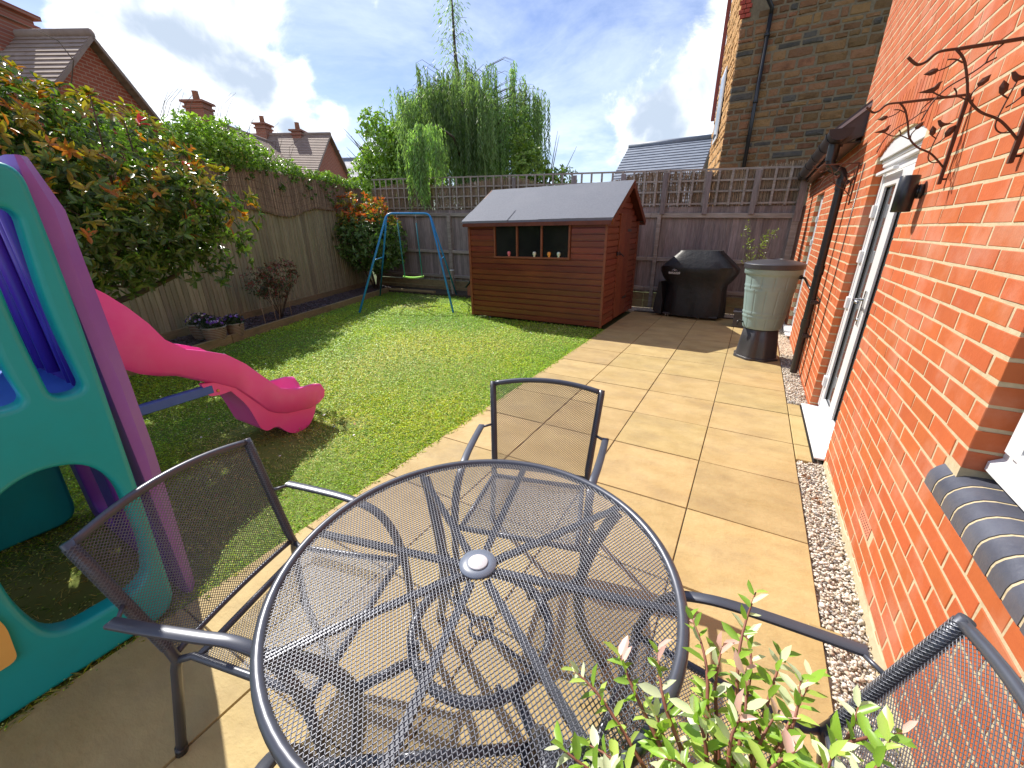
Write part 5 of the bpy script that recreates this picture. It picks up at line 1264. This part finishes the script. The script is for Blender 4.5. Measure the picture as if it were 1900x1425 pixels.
# ================================================================== WATER BUTT
wx, wy = .225, 5.72
WB = thing('water_butt', 'sage green barrel water butt with dark lid on a dark stand', 'water butt', (wx, wy, 0))
def oct_(r, z, cut=.3, n=48):
    out = []
    for i in range(n):
        th = 2*PI*i/n; k = 1/max(abs(math.cos(th)), abs(math.sin(th)), (abs(math.cos(th))+abs(math.sin(th)))/1.36)
        q = k*(1-.10*(math.exp(-((math.degrees(th)-270)/9)**2))-.10*math.exp(-((math.degrees(th)-180)/9)**2)); out.append((wx+r*q*math.cos(th), wy+r*q*math.sin(th), z))
    return out
s = MB(); vs = []
lvl = [(.245, 0), (.245, .025), (.225, .03), (.205, .20), (.185, .36), (.17, .375)]
for r, z in lvl: vs += oct_(r, z)
n_ = 48; fs = [(i*n_+j, i*n_+(j+1) % n_, (i+1)*n_+(j+1) % n_, (i+1)*n_+j) for i in range(len(lvl)-1) for j in range(n_)]+[tuple((len(lvl)-1)*n_+j for j in range(n_))]
s.add(vs, fs, 0, True); part('stand', s, m_dkpl, WB, angle=40)
pr = [(.001, .376), (.200, .376), (.207, .39)]
z = .39
def rad_(z): return .207+(.278-.207)*((z-.39)/(1.09-.39))**.85
for z in np.linspace(.40, 1.0, 41):
    r = rad_(z)
    for zc in (.52, .565, .83, .875): r += .008*math.exp(-((z-zc)/.009)**2)
    pr.append((r, z))
pr += [(rad_(1.0)+.014, 1.012), (.292, 1.02), (.294, 1.085), (.28, 1.09)]
def ripb(th, z):
    if z > 1.0 or z < .40: return 1
    seg = 13 if z < .54 or z > .85 else 13; ph = 0 if (.54 < z < .85) else .5
    q = (th/(2*PI)*seg+ph) % 1; return 1-.022*math.exp(-((q-.5)/.04)**2)
s = MB(); s.lathe(pr, 208, (wx, wy), rip=ripb); part('barrel', s, m_butt, WB, angle=60)
s = MB(); s.lathe([(.297, 1.072), (.308, 1.078), (.310, 1.125), (.300, 1.135), (.285, 1.138), (.20, 1.160), (.10, 1.172), (.085, 1.178), (.08, 1.168), (.001, 1.168)], 48, (wx, wy)); part('lid', s, m_dkpl, WB, angle=40)
s = MB(); s.tube([(wx-.19, wy-.06, .44), (wx-.27, wy-.10, .44)], .012, 8); s.tube([(wx-.255, wy-.095, .44), (wx-.262, wy-.098, .39)], .009, 8); s.box((wx-.262, wy-.115, .455), (wx-.232, wy-.075, .463)); part('tap', s, m_black, WB)
s = MB(); s.tube([(wx+.27, wy-.06, .99), (wx+.31, wy-.13, .985), (wx+.335, wy-.35, .93), (wx+.355, wy-.55, .90)], .013, 8); s.tube([(wx+.25, wy-.05, .99), (wx+.285, wy-.075, .99)], .026, 12); part('hose', s, m_black, WB)

# ================================================================== PLAY TOWER WITH SLIDE
PTW = thing('play_tower', 'teal and purple plastic climbing tower on the lawn at the left edge', 'play tower', (-2.7, 0, 0))
def rounded(poly, r, n=5):
    out = []; k = len(poly)
    for i in range(k):
        p, a, c = Vector(poly[i]), Vector(poly[i-1]), Vector(poly[(i+1) % k]); u = a-p; v = c-p; rr_ = min(r[i] if isinstance(r, (list, tuple)) else r, u.length*.49, v.length*.49); u.normalize(); v.normalize()
        for j in range(n+1):
            t = j/n; q = (p+u*rr_)*(1-t)**2+p*2*t*(1-t)+(p+v*rr_)*t*t; out.append((q.x, q.y))
    return out
def panel(name, outer, holes, place, thick, mat, root, bev=.018, seglab=None):
    """moulded sheet with holes: 2D filled curve, extruded and bevelled"""
    cu = bpy.data.curves.new(name, 'CURVE'); cu.dimensions = '2D'; cu.fill_mode = 'BOTH'; cu.extrude = thick/2-bev; cu.bevel_depth = bev; cu.bevel_resolution = 3; cu.offset = -bev
    for poly in [outer]+holes:
        sp = cu.splines.new('POLY'); sp.points.add(len(poly)-1); sp.use_cyclic_u = True
        for i, (x, y) in enumerate(poly): sp.points[i].co = (x, y, 0, 1)
    o = bpy.data.objects.new('tmp', cu); C.objects.link(o); dg = bpy.context.evaluated_depsgraph_get(); me = bpy.data.meshes.new_from_object(o.evaluated_get(dg)); bpy.data.objects.remove(o)
    me.name = name; me.materials.clear(); me.materials.append(mat)
    me.transform(place)
    me.transform(Matrix.Translation(-gbase(root)))
    me.set_sharp_from_angle(angle=rad(40)) 
    for p in me.polygons: p.use_smooth = True
    return link(name, me, root)
# panel coordinates: (y, z) placed at x
def atx(x): return Matrix(((0, 0, 1, x), (1, 0, 0, 0), (0, 1, 0, 0), (0, 0, 0, 1)))
def aty(y): return Matrix(((1, 0, 0, 0), (0, 0, 1, y), (0, 1, 0, 0), (0, 0, 0, 1)))
outer = rounded([(-.58, .0), (.375, 0), (.402, .60), (.432, 1.38), (.432, 1.725), (-.62, 1.725), (-.60, .6)], [.12, .10, .3, .4, .06, .06, .3], 6)
slot1 = rounded([(.292, 1.02), (.372, 1.02), (.362, 1.30), (.385, 1.60), (.30, 1.60), (.286, 1.25)], [.035, .035, .2, .035, .035, .2])
slot2 = rounded([(.145, 1.02), (.235, 1.02), (.222, 1.15), (.245, 1.60), (.16, 1.60), (.15, 1.2)], [.04, .04, .1, .04, .04, .1])
slot3 = rounded([(.00, 1.02), (.09, 1.02), (.10, 1.60), (.0, 1.60)], .035); slot4 = rounded([(-.33, 1.02), (-.10, 1.02), (-.10, 1.60), (-.33, 1.60)], .04)
archp = rounded([(.05, .185), (.315, .185), (.352, .35), (.352, .66), (.30, .775), (.185, .805), (.07, .75), (.015, .62), (.015, .35)], [.10, .10, .12, .12, .10, .12, .1, .1, .12], 6)
rec = rounded([(-.12, .20), (-.035, .20), (-.02, .34), (-.04, .44), (-.12, .44)], .03)
panel('side_panel', outer, [slot1, slot2, slot3, slot4, archp], atx(-1.955), .085, m_teal, PTW)
panel('side_panel', outer, [rounded([(-.42, .32), (-.02, .32), (-.02, .72), (-.42, .72)], .12, 6)], atx(-3.15), .085, m_teal, PTW)
s = MB(); s.prism(rec, lambda y, z: (-1.914, y, z), lambda y, z: (-1.898, y, z)); part('step_insert', s, m_yelp, PTW)
# purple end walls (facing +y and -y), with ribs and openings
xo = [(-3.08, 0), (-2.03, 0), (-2.03, 1.74), (-3.08, 1.74)]
ho = [rounded([(-2.45, .06), (-2.16, .06), (-2.16, .62), (-2.30, .78), (-2.45, .62)], [.12, .12, .1, .2, .1], 6), rounded([(-2.95, .06), (-2.66, .06), (-2.66, .62), (-2.8, .78), (-2.95, .62)], [.12, .12, .1, .2, .1], 6)]
hs = [rounded([(-2.30, 1.06), (-2.22, 1.06), (-2.22, 1.60), (-2.30, 1.60)], .03)]
panel('end_panel', rounded(xo, .06), ho+hs, aty(.455), .07, m_purp2, PTW, bev=.014)
panel('end_panel', rounded(xo, .06), ho, aty(-.62), .07, m_purp2, PTW, bev=.014)
for y_ in (.470, ):     # the moulded corner column right of the teal panel
    s = MB(); pts = []
    def col(z): 
        k = 1-.10*(1-z/1.74)
        return k
    lv_ = [0, .35, .60, .70, 1.0, 1.25, 1.40, 1.60, 1.70, 1.735, 1.75]; vs = []
    for z in lv_:
        ytop = .512 if z > .8 else .475+.037*z/.8; sh = 1 if z < 1.6 else (1-(z-1.6)/.15*.45)
        y0 = .424; e = .006*math.sin(z*9); x0, x1 = -2.07, -1.965
        vs += [(x0, y0, z), (x1-.03, y0, z), (x1, y0+.014, z), (x1, y0+(ytop-y0)*.55*sh+e, z), (x1-.035, y0+(ytop-y0)*sh, z), (x0, y0+(ytop-y0)*sh, z)]
    fs = [(i*6+j, i*6+(j+1) % 6, (i+1)*6+(j+1) % 6, (i+1)*6+j) for i in range(len(lv_)-1) for j in range(6)]+[tuple((len(lv_)-1)*6+j for j in range(6)), tuple(range(6))]
    s.add(vs, fs, 0, True); part('corner_column', s, m_purp, PTW, angle=30)
s = MB(); s.box((-3.06, -.6, .90), (-2.0, .43, .96), ch=.01); part('platform', s, m_bluep, PTW)
s = MB()
for i in range(5): s.tube([(-2.42+i*.0-.13*i, .405, 1.0), (-2.42-.13*i, .405, 1.66)], .022, 8)
part('rib', s, m_purp2, PTW)
s = MB()
for q in range(2): s.tube([(-2.12-.06*q, .40, 1.0), (-2.12-.06*q, .40, 1.62)], .018, 8)
part('rib', s, m_purp2, PTW)
# slide: section swept along its side profile; near side at x = -3.0, far side at x = -3.38
top_ = [(.44, 1.36), (.60, 1.34), (.749, 1.276), (.80, 1.227), (.868, 1.144), (.937, 1.038), (.987, .93), (1.077, .846), (1.188, .803), (1.291, .754), (1.392, .659), (1.494, .524), (1.592, .404), (1.714, .352), (1.857, .346), (1.925, .325), (1.948, .272)]
low_ = [(.40, .98), (.56, .95), (.66, .89), (.735, .83), (.826, .755), (.91, .715), (.993, .690), (1.069, .642), (1.165, .584), (1.298, .492), (1.38, .375), (1.471, .247), (1.53, .205), (1.60, .175), (1.789, .142), (1.88, .155), (1.935, .20)]
xn, xf = -3.0, -3.385; s = MB(); vs = []
for (ty, tz), (ly, lz) in zip(top_, low_):
    def pp(x, t): return (x, ly+(ty-ly)*t, lz+(tz-lz)*t)
    ring = [pp(xn+.012, .92), pp(xn+.006, 1.0), pp(xn-.02, 1.0), pp(xn-.035, .90), pp(xn-.055, .48), pp(xn-.10, .28), pp((xn+xf)/2, .24), pp(xf+.10, .28), pp(xf+.055, .48), pp(xf+.035, .90), pp(xf+.02, 1.0), pp(xf-.006, 1.0), pp(xf-.012, .92), pp(xf-.004, .10), pp(xf+.02, 0), pp(xn-.02, 0), pp(xn+.004, .10)]
    vs += ring
k = 17; n_ = len(top_); fs = [(i*k+j, i*k+(j+1) % k, (i+1)*k+(j+1) % k, (i+1)*k+j) for i in range(n_-1) for j in range(k)]+[tuple(range(k)), tuple((n_-1)*k+j for j in range(k))]
s.add(vs, fs, 0, True); slide = part('slide', s, m_pink, PTW, angle=50)
ft = rounded([(1.24, .53), (1.34, .36), (1.39, .14), (1.43, .10), (1.51, .115), (1.58, .02), (1.63, -.012), (1.74, -.012), (1.81, .05), (1.88, .19), (1.56, .23), (1.45, .34), (1.32, .50)], .07, 4)
s = MB(); s.prism(ft, lambda y, z: (xn-.012, y, z), lambda y, z: (xf+.012, y, z)); part('slide_foot', s, m_pink, slide)
s = MB(); s.prism(rounded([(1.10, .60), (1.13, .50), (1.20, .49), (1.33, .50), (1.30, .56)], .02), lambda y, z: (xn-.01, y, z), lambda y, z: (xn-.05, y, z)); part('bracket', s, m_pink, slide)
s = MB(); s.lathe([(.001, 0), (.011, 0), (.008, .006), (.001, .007)], 10); s.v = [(xn-.008+v[2], 1.185+v[0], .525+v[1]) for v in s.v]; part('screw', s, m_yelp, slide)
s = MB(); s.beam((xn-.03, .42, .535), (xn-.03, 1.16, .545), .045, .062, ch=.006); part('support_bar', s, m_bluep, PTW)

# ================================================================== TABLE
TC = Vector((-.488, .650, 0)); TZ = .715; TRR = .502
TB = thing('garden_table', 'round grey metal mesh patio table in the foreground', 'table', TC)
def lattice(f, inside, u0, u1, v0, v1, a, b_, w, th, zig=.5):
    """expanded metal: diamonds of a by b; f maps (u, v, lift) to a point"""
    nu = int((u1-u0)/a)+2; nv = int((v1-v0)/(b_/2))+2
    u = u0+np.arange(nu)[None, :]*a+(np.arange(nv)[:, None] % 2)*a/2; v = np.broadcast_to(v0+np.arange(nv)[:, None]*b_/2, (nv, nu))
    E = []
    A0, B0 = [], []
    for j in range(nv-1):
        s_ = 0 if j % 2 == 0 else 1
        # node (j,i) connects to row j+1: i-1+s, i+s
        ii = np.arange(nu)
        for d in (-1+s_, s_):
            q = ii+d; ok = (q >= 0) & (q < nu)
            A0.append(np.stack([u[j, ii[ok]], v[j, ii[ok]]], 1)); B0.append(np.stack([u[j+1, q[ok]], v[j+1, q[ok]]], 1))
    A, B = np.concatenate(A0), np.concatenate(B0); ok = inside(A[:, 0], A[:, 1]) | inside(B[:, 0], B[:, 1]); A, B = A[ok], B[ok]
    d = nrm(B-A); sd = np.stack([-d[:, 1], d[:, 0]], 1)*w/2; ex = d*w*.25
    A = A-ex; B = B+ex
    def mp(Q, h): return f(Q[:, 0], Q[:, 1], h)
    V = np.stack([mp(A+sd, 0), mp(A-sd, 0), mp(A-sd*.9, th), mp(A+sd*.9, th), mp(B+sd, 0), mp(B-sd, 0), mp(B-sd*.9, th), mp(B+sd*.9, th)], 1).reshape(-1, 3)
    q = np.array([[0, 1, 5, 4], [1, 2, 6, 5], [2, 3, 7, 6], [3, 0, 4, 7]]); n = len(A)
    return V, (np.arange(n)[:, None, None]*8+q[None]).reshape(-1, 4)
rot_ = rad(12)
def ftab(u, v, h): c_, s_ = math.cos(rot_), math.sin(rot_); return np.stack([u*c_-v*s_, u*s_+v*c_, np.full_like(u, TZ-.010)+h], 1)
V, F = lattice(ftab, lambda u, v: (u*u+v*v < (TRR-.008)**2) & (u*u+v*v > .045**2), -.52, .52, -.52, .52, .0104, .0146, .0020, .0016)
o = link('table_mesh', npmesh('table_mesh', V, F, m_meshm), TB); o['kind'] = 'stuff'
circ = lambda r, z, n=72: [(r*math.cos(2*PI*i/n), r*math.sin(2*PI*i/n), z) for i in range(n)]
s = MB(); s.tube(circ(TRR-.004, TZ-.013, 96), .0135, 10, closed=True, flat=1.0); part('rim', s, m_gmetal, TB, True)
s = MB(); s.lathe([(.030, TZ-.022), (.046, TZ-.012), (.049, TZ-.006), (.048, TZ-.003), (.026, TZ-.002), (.001, TZ-.002)], 40); part('hub_disc', s, M('grey_hub', (.15, .18, .24), (.17, .20, .26), rough=.35, scale=5), TB, True)
s = MB(); s.lathe([(.026, TZ-.003), (.026, TZ+.001), (.0245, TZ+.002), (.001, TZ+.0022)], 36); part('hub_cap', s, M('pale_plug', (.50, .50, .53), (.56, .56, .58), rough=.5, scale=60), TB, True)
for k in range(8):
    a = rad(14+45*k); s = MB(); s.beam((.05*math.cos(a), .05*math.sin(a), TZ-.020), ((TRR-.012)*math.cos(a), (TRR-.012)*math.sin(a), TZ-.020), .019, .010); part('spoke', s, m_gmetal, TB, True)
s = MB(); s.tube(circ(.192, .475), .0145, 10, closed=True); part('ring', s, m_gmetal, TB, True)
s = MB(); s.tube(circ(.032, .475, 24), .006, 8, closed=True)
for a in (rad(165), rad(-10)): s.tube([(.036*math.cos(a), .036*math.sin(a), .475), (.185*math.cos(a), .185*math.sin(a), .475)], .006, 6)
part('umbrella_ring', s, m_gmetal, TB, True)
def spline(pts, n=6):
    pts = [Vector(p) for p in pts]; out = []
    for i in range(len(pts)-1):
        p0, p1, p2, p3 = pts[max(i-1, 0)], pts[i], pts[i+1], pts[min(i+2, len(pts)-1)]
        for q in range(n):
            t = q/n; out.append(.5*((2*p1)+(-p0+p2)*t+(2*p0-5*p1+4*p2-p3)*t*t+(-p0+3*p1-3*p2+p3)*t**3))
    out.append(pts[-1]); return out
for k in range(4):
    a = rad(58+90*k); c_, s_ = math.cos(a), math.sin(a)
    pr = [(.478, TZ-.028), (.44, .655), (.385, .58), (.345, .475), (.345, .36), (.385, .20), (.44, .07), (.472, .012)]
    s = MB(); s.tube(spline([(r*c_, r*s_, z) for r, z in pr]), .0185, 10); lg = part('leg', s, m_gmetal, TB, True)
    s = MB(); s.tube([(.195*c_, .195*s_, .475), (.335*c_, .335*s_, .475)], .013, 8)
    for e in (-.11, .11): s.box((-.010, -.006, -.02), (.010, .006, .02), M4=Matrix.Translation((.180*math.cos(a+e*1.6), .180*math.sin(a+e*1.6), .475)) @ Matrix.Rotation(a, 4, 'Z'))
    part('stub', s, m_gmetal, lg, True)
    s = MB(); s.lathe([(.018, 0), (.020, .004), (.018, .022), (.001, .022)], 12, (.472*c_, .472*s_)); part('foot', s, m_black, lg, True)

# ================================================================== CHAIRS
def make_chair():
    o = bpy.data.objects.new('garden_chair', None); C.objects.link(o)
    # local: +y towards the table, z up, origin on the floor below the top rail
    def bk(u, v, h):      # u across (-.25..+.25 at the top), v height .40..(.80)
        t = (v-.39)/(.80-.39); y = .128-.128*t-.030*(1-(u/.27)**2)*(.4+.6*t)
        return np.stack([u*(.86+.14*t), y-h, v+.028*(1-(u/.27)**2)*np.clip(t, 0, 1)], 1)
    V, F = lattice(bk, lambda u, v: (np.abs(u) < .264) & (v > .395) & (v < .80), -.27, .27, .39, .805, .0118, .0088, .0016, .0012)
    q = link('back_mesh', npmesh('back_mesh', V, F, m_meshm), o); q['kind'] = 'stuff'
    def P1(u, v): r_ = bk(np.array([u]), np.array([v]), 0)[0]; return Vector(r_)
    tops = [P1(u, .80) for u in np.linspace(-.268, .268, 17)]
    s = MB(); s.tube(tops, .0125, 8); part('top_rail', s, m_gmetal, o, True)
    s = MB(); s.tube([P1(u, .40) for u in np.linspace(-.262, .262, 13)], .009, 8); part('lower_back_rail', s, m_gmetal, o, True)
    for sg in (-1, 1):
        s = MB(); up_ = [P1(sg*.268, v) for v in (.812, .70, .60, .50, .43)]
        ft = [Vector((sg*.238, .120, .355)), Vector((sg*.279, .054, .0))]
        s.tube(up_+[Vector((sg*.234, .130, .385))]+ft, .0140, 10); rl = part('rear_leg', s, m_gmetal, o, True)
        s = MB(); s.tube([(sg*.2755, .059, .03), (sg*.279, .054, 0)], .017, 10); part('foot_cap', s, m_black, rl, True)
        # arm sweeping down into the front leg
        ap = spline([(sg*.304, .092, .607), (sg*.297, .20, .605), (sg*.284, .34, .602), (sg*.272, .43, .594), (sg*.266, .505, .562), (sg*.263, .555, .49), (sg*.262, .585, .38)], 5)
        n = len(ap); vs = []
        for i, p in enumerate(ap):
            t = (ap[min(i+1, n-1)]-ap[max(i-1, 0)]).normalized(); sd = Vector((1, 0, 0)); u_ = t.cross(sd).normalized()*-1
            w = .0155 if i < n*.55 else .0155-.0015*(i-n*.55)/(n*.45); h = .0068 if i < n*.5 else .0068+.006*(i-n*.5)/(n*.5)
            for (a, b2) in ((-1, -.55), (-.75, -1), (.75, -1), (1, -.55), (1, .55), (.75, 1), (-.75, 1), (-1, .55)): vs.append(p+sd*w*a+u_*h*b2)
        s = MB(); s.add(vs, [(i*8+j, i*8+(j+1) % 8, (i+1)*8+(j+1) % 8, (i+1)*8+j) for i in range(n-1) for j in range(8)]+[tuple(range(8)), tuple((n-1)*8+j for j in range(8))], 0, True)
        part('arm', s, m_gmetal, o, True, angle=50)
        s = MB(); s.tube([(sg*.262, .585, .39), (sg*.262, .590, .25), (sg*.268, .60, .0)], .0145, 10); fl_ = part('front_leg', s, m_gmetal, o, True)
        s = MB(); s.tube([(sg*.268, .60, .03), (sg*.268, .60, 0)], .018, 10); part('foot_cap', s, m_black, fl_, True)
        s = MB(); s.tube([P1(sg*.268, .607), (sg*.298, .105, .606)], .006, 6); part('arm_joint', s, m_gmetal, o, True)
        s = MB(); s.tube([(sg*.236, .130, .385), (sg*.216, .17, .388), (sg*.228, .40, .385), (sg*.236, .575, .388)], .011, 8); part('seat_side_rail', s, m_gmetal, o, True)
    for y_, x_ in ((.185, .216), (.578, .262)):
        s = MB(); s.tube([(-x_, y_, .387), (x_, y_, .387)], .0115, 8); part('seat_cross_rail', s, m_gmetal, o, True)
    def st_(u, v, h): return np.stack([u*(1+.10*(v-.2)/.37), v, .392-.012*(1-(u/.23)**2)+h-.004*0], 1)
    V, F = lattice(st_, lambda u, v: (np.abs(u) < .218) & (v > .20) & (v < .58), -.225, .225, .195, .585, .0118, .0088, .0016, .0012)
    q = link('seat_mesh', npmesh('seat_mesh', V, F, m_meshm), o); q['kind'] = 'stuff'
    # the mesh is folded round the tubes
    def wrap(path, r):
        path = [Vector(p) for p in path]; seg = [0]
        for a, c in zip(path, path[1:]): seg.append(seg[-1]+(c-a).length)
        pa = np.array([tuple(p) for p in path]); sg_ = np.array(seg)
        def f(u, v, h):
            v = np.clip(v, 0, sg_[-1]); q = np.stack([np.interp(v, sg_, pa[:, k]) for k in range(3)], 1); q2 = np.stack([np.interp(np.clip(v+.01, 0, sg_[-1]+.01), sg_, pa[:, k]) for k in range(3)], 1); q1 = np.stack([np.interp(v-.01, sg_, pa[:, k]) for k in range(3)], 1)
            t = nrm(q2-q1); n1 = nrm(np.cross(t, np.array([0, 1, 0.02]))); n2 = np.cross(t, n1); a = (u/r)[:, None]; return q+(n1*np.cos(a)+n2*np.sin(a))*(r+.0008+h)
        return lattice(f, lambda u, v: (u < 2*PI*r-.001) & (v < sg_[-1]), 0, 2*PI*r, 0, sg_[-1], 2*PI*r/7, .0095, .0014, .0010)
    allV, allF = [], []
    for sg in (-1, 1):
        Vs, Fs = wrap([P1(sg*.268, v) for v in np.linspace(.43, .80, 8)], .0142); allF.append(Fs+sum(len(q_) for q_ in allV)); allV.append(Vs)
    q = link('folded_mesh', npmesh('folded_mesh', np.concatenate(allV), np.concatenate(allF), m_meshm), o); q['kind'] = 'stuff'
    return o
ch0 = make_chair()
def face(px, py, fx, fy): return (px, py), math.atan2(-fx, fy)
for i, (pos, f, lb) in enumerate((((-.772, 1.650), (.26, -.966), 'grey mesh armchair at the far side of the table, facing the camera'), ((-1.428, .382), (.956, .293), 'grey mesh armchair on the left, in front of the play tower'),
                                 ((.456, .646), (-.99, .05), 'grey mesh armchair at the lower right beside the brick wall'), ((-.150, -.110), (-.55, .835), 'grey mesh armchair mostly below the frame, only its arm at the bottom left'))):
    o = ch0 if i == 0 else copytree(ch0)
    o.location = (pos[0], pos[1], 0); o.rotation_euler = (0, 0, math.atan2(-f[0], f[1])); tag(o, lb, 'chair', 'mesh armchairs round the patio table')

# ================================================================== VARIEGATED WILLOW IN THE FOREGROUND
VW = thing('variegated_shrub', 'small shrub with green, cream and pink leaves in front of the table', 'shrub', (.17, .30, 0))
s = MB(); s.lathe([(.10, 0), (.115, .01), (.145, .24), (.155, .245), (.155, .27), (.135, .27), (.13, .23), (.001, .23)], 28, (.17, .30)); part('pot', s, m_terra, VW)
rv = random.Random(17); s = MB(); st_ = MB()
hub = Vector((.10, .375, .60))
st_.tube([(.17, .30, .22), (.14, .32, .45), (.10, .36, .56), hub], [.014, .012, .011, .010], 8)
ends = [(-.125, .335, .86), (-.155, .50, .80), (-.09, .535, .83), (-.03, .575, .85), (.02, .655, .87), (.07, .64, .84), (.115, .70, .83), (.12, .735, .90), (.17, .68, .83), (.22, .665, .84), (.26, .63, .85), (.31, .60, .87), (.27, .56, .90), (.22, .52, .87), (.16, .55, .86), (.10, .52, .87), (.05, .48, .86), (.16, .47, .90), (.24, .47, .88), (.31, .52, .86), (.02, .41, .84), (.34, .50, .84), (.10, .60, .86), (-.02, .49, .81), (.19, .60, .88), (.27, .52, .80), (.05, .56, .82), (.13, .45, .82), (.20, .44, .84), (-.06, .38, .80), (.0, .34, .82), (.06, .33, .80), (.12, .36, .83), (.18, .36, .80), (.24, .38, .82), (.30, .40, .80), (-.10, .42, .76), (.0, .46, .78), (.09, .42, .80), (.20, .50, .78), (.28, .46, .78)]
LP, LD, LN, LL, LW, LC = [], [], [], [], [], []
for e in ends:
    e = Vector(e); e += Vector((rv.uniform(-.01, .01), rv.uniform(-.01, .01), -.05)); m1 = hub+(e-hub)*.35+Vector((0, 0, .05)); m2 = hub+(e-hub)*.72+Vector((rv.uniform(-.02, .02), rv.uniform(-.02, .02), .04))
    path = spline([hub, m1, m2, e], 5); st_.tube(path, [.0055-.0042*i/(len(path)-1) for i in range(len(path))], 6)
    d = (path[-1]-path[-3]).normalized(); nl = 9; newg = rv.random()
    for q in range(17):
        t = q/16; idx = (len(path)-1)*(.45+.55*t); i0 = min(int(idx), len(path)-2); p = path[i0].lerp(path[i0+1], idx-i0)
        dd_ = (path[i0+1]-path[i0]).normalized(); a = q*2.4+rv.uniform(-.4, .4); o1 = dd_.orthogonal().normalized(); o2 = dd_.cross(o1); sp = 1.2-.45*t
        D = (dd_*(.28+.45*t)+(o1*math.cos(a)+o2*math.sin(a))*sp+Vector((0, 0, .12))).normalized(); L = rv.uniform(.027, .047)*(1.0-.12*t)
        LP.append(p); LD.append(D); LN.append(Vector((-.4, .1, 1))+Vector((rv.uniform(-.5, .5),)*3)); LL.append(L); LW.append(L*rv.uniform(.36, .46))
        r_ = rv.random()
        if t > .8 and newg < .45 and r_ < .40: c = (.78, .48, .42)
        elif t > .4 and r_ < .45: c = (.66, .72, .46)
        elif r_ < .10: c = (.74, .74, .58)
        elif r_ < .55: c = (.44, .58, .12)
        else: c = (.26, .44, .055)
        k_ = rv.uniform(.8, 1.15); LC.append([v*k_ for v in c])
part('stem', st_, m_redbark, VW)
um2 = [unitleaf('leaf', m_leafo, .25, .10, .50), unitleaf('leaf', m_leafo, .35, .22, .50), unitleaf('leaf', m_leafo, .15, -.08, .50)]
LP, LD, LN, LC = (np.array([tuple(v) for v in q]) for q in (LP, LD, LN, LC)); LL, LW = np.array(LL), np.array(LW)
pk = RN.permutation(len(LP)); a_, b_ = pk[:300], pk[300:]
leafobjs(VW, (.17, .30, 0), LP[a_], LD[a_], LN[a_], LL[a_], LW[a_], LC[a_], um2)
o = link('leaves', leafmesh('leaves', LP[b_]-np.array([.17, .30, 0]), LD[b_], LN[b_], LL[b_], LW[b_], LC[b_], m_leafa), VW); o['kind'] = 'stuff'
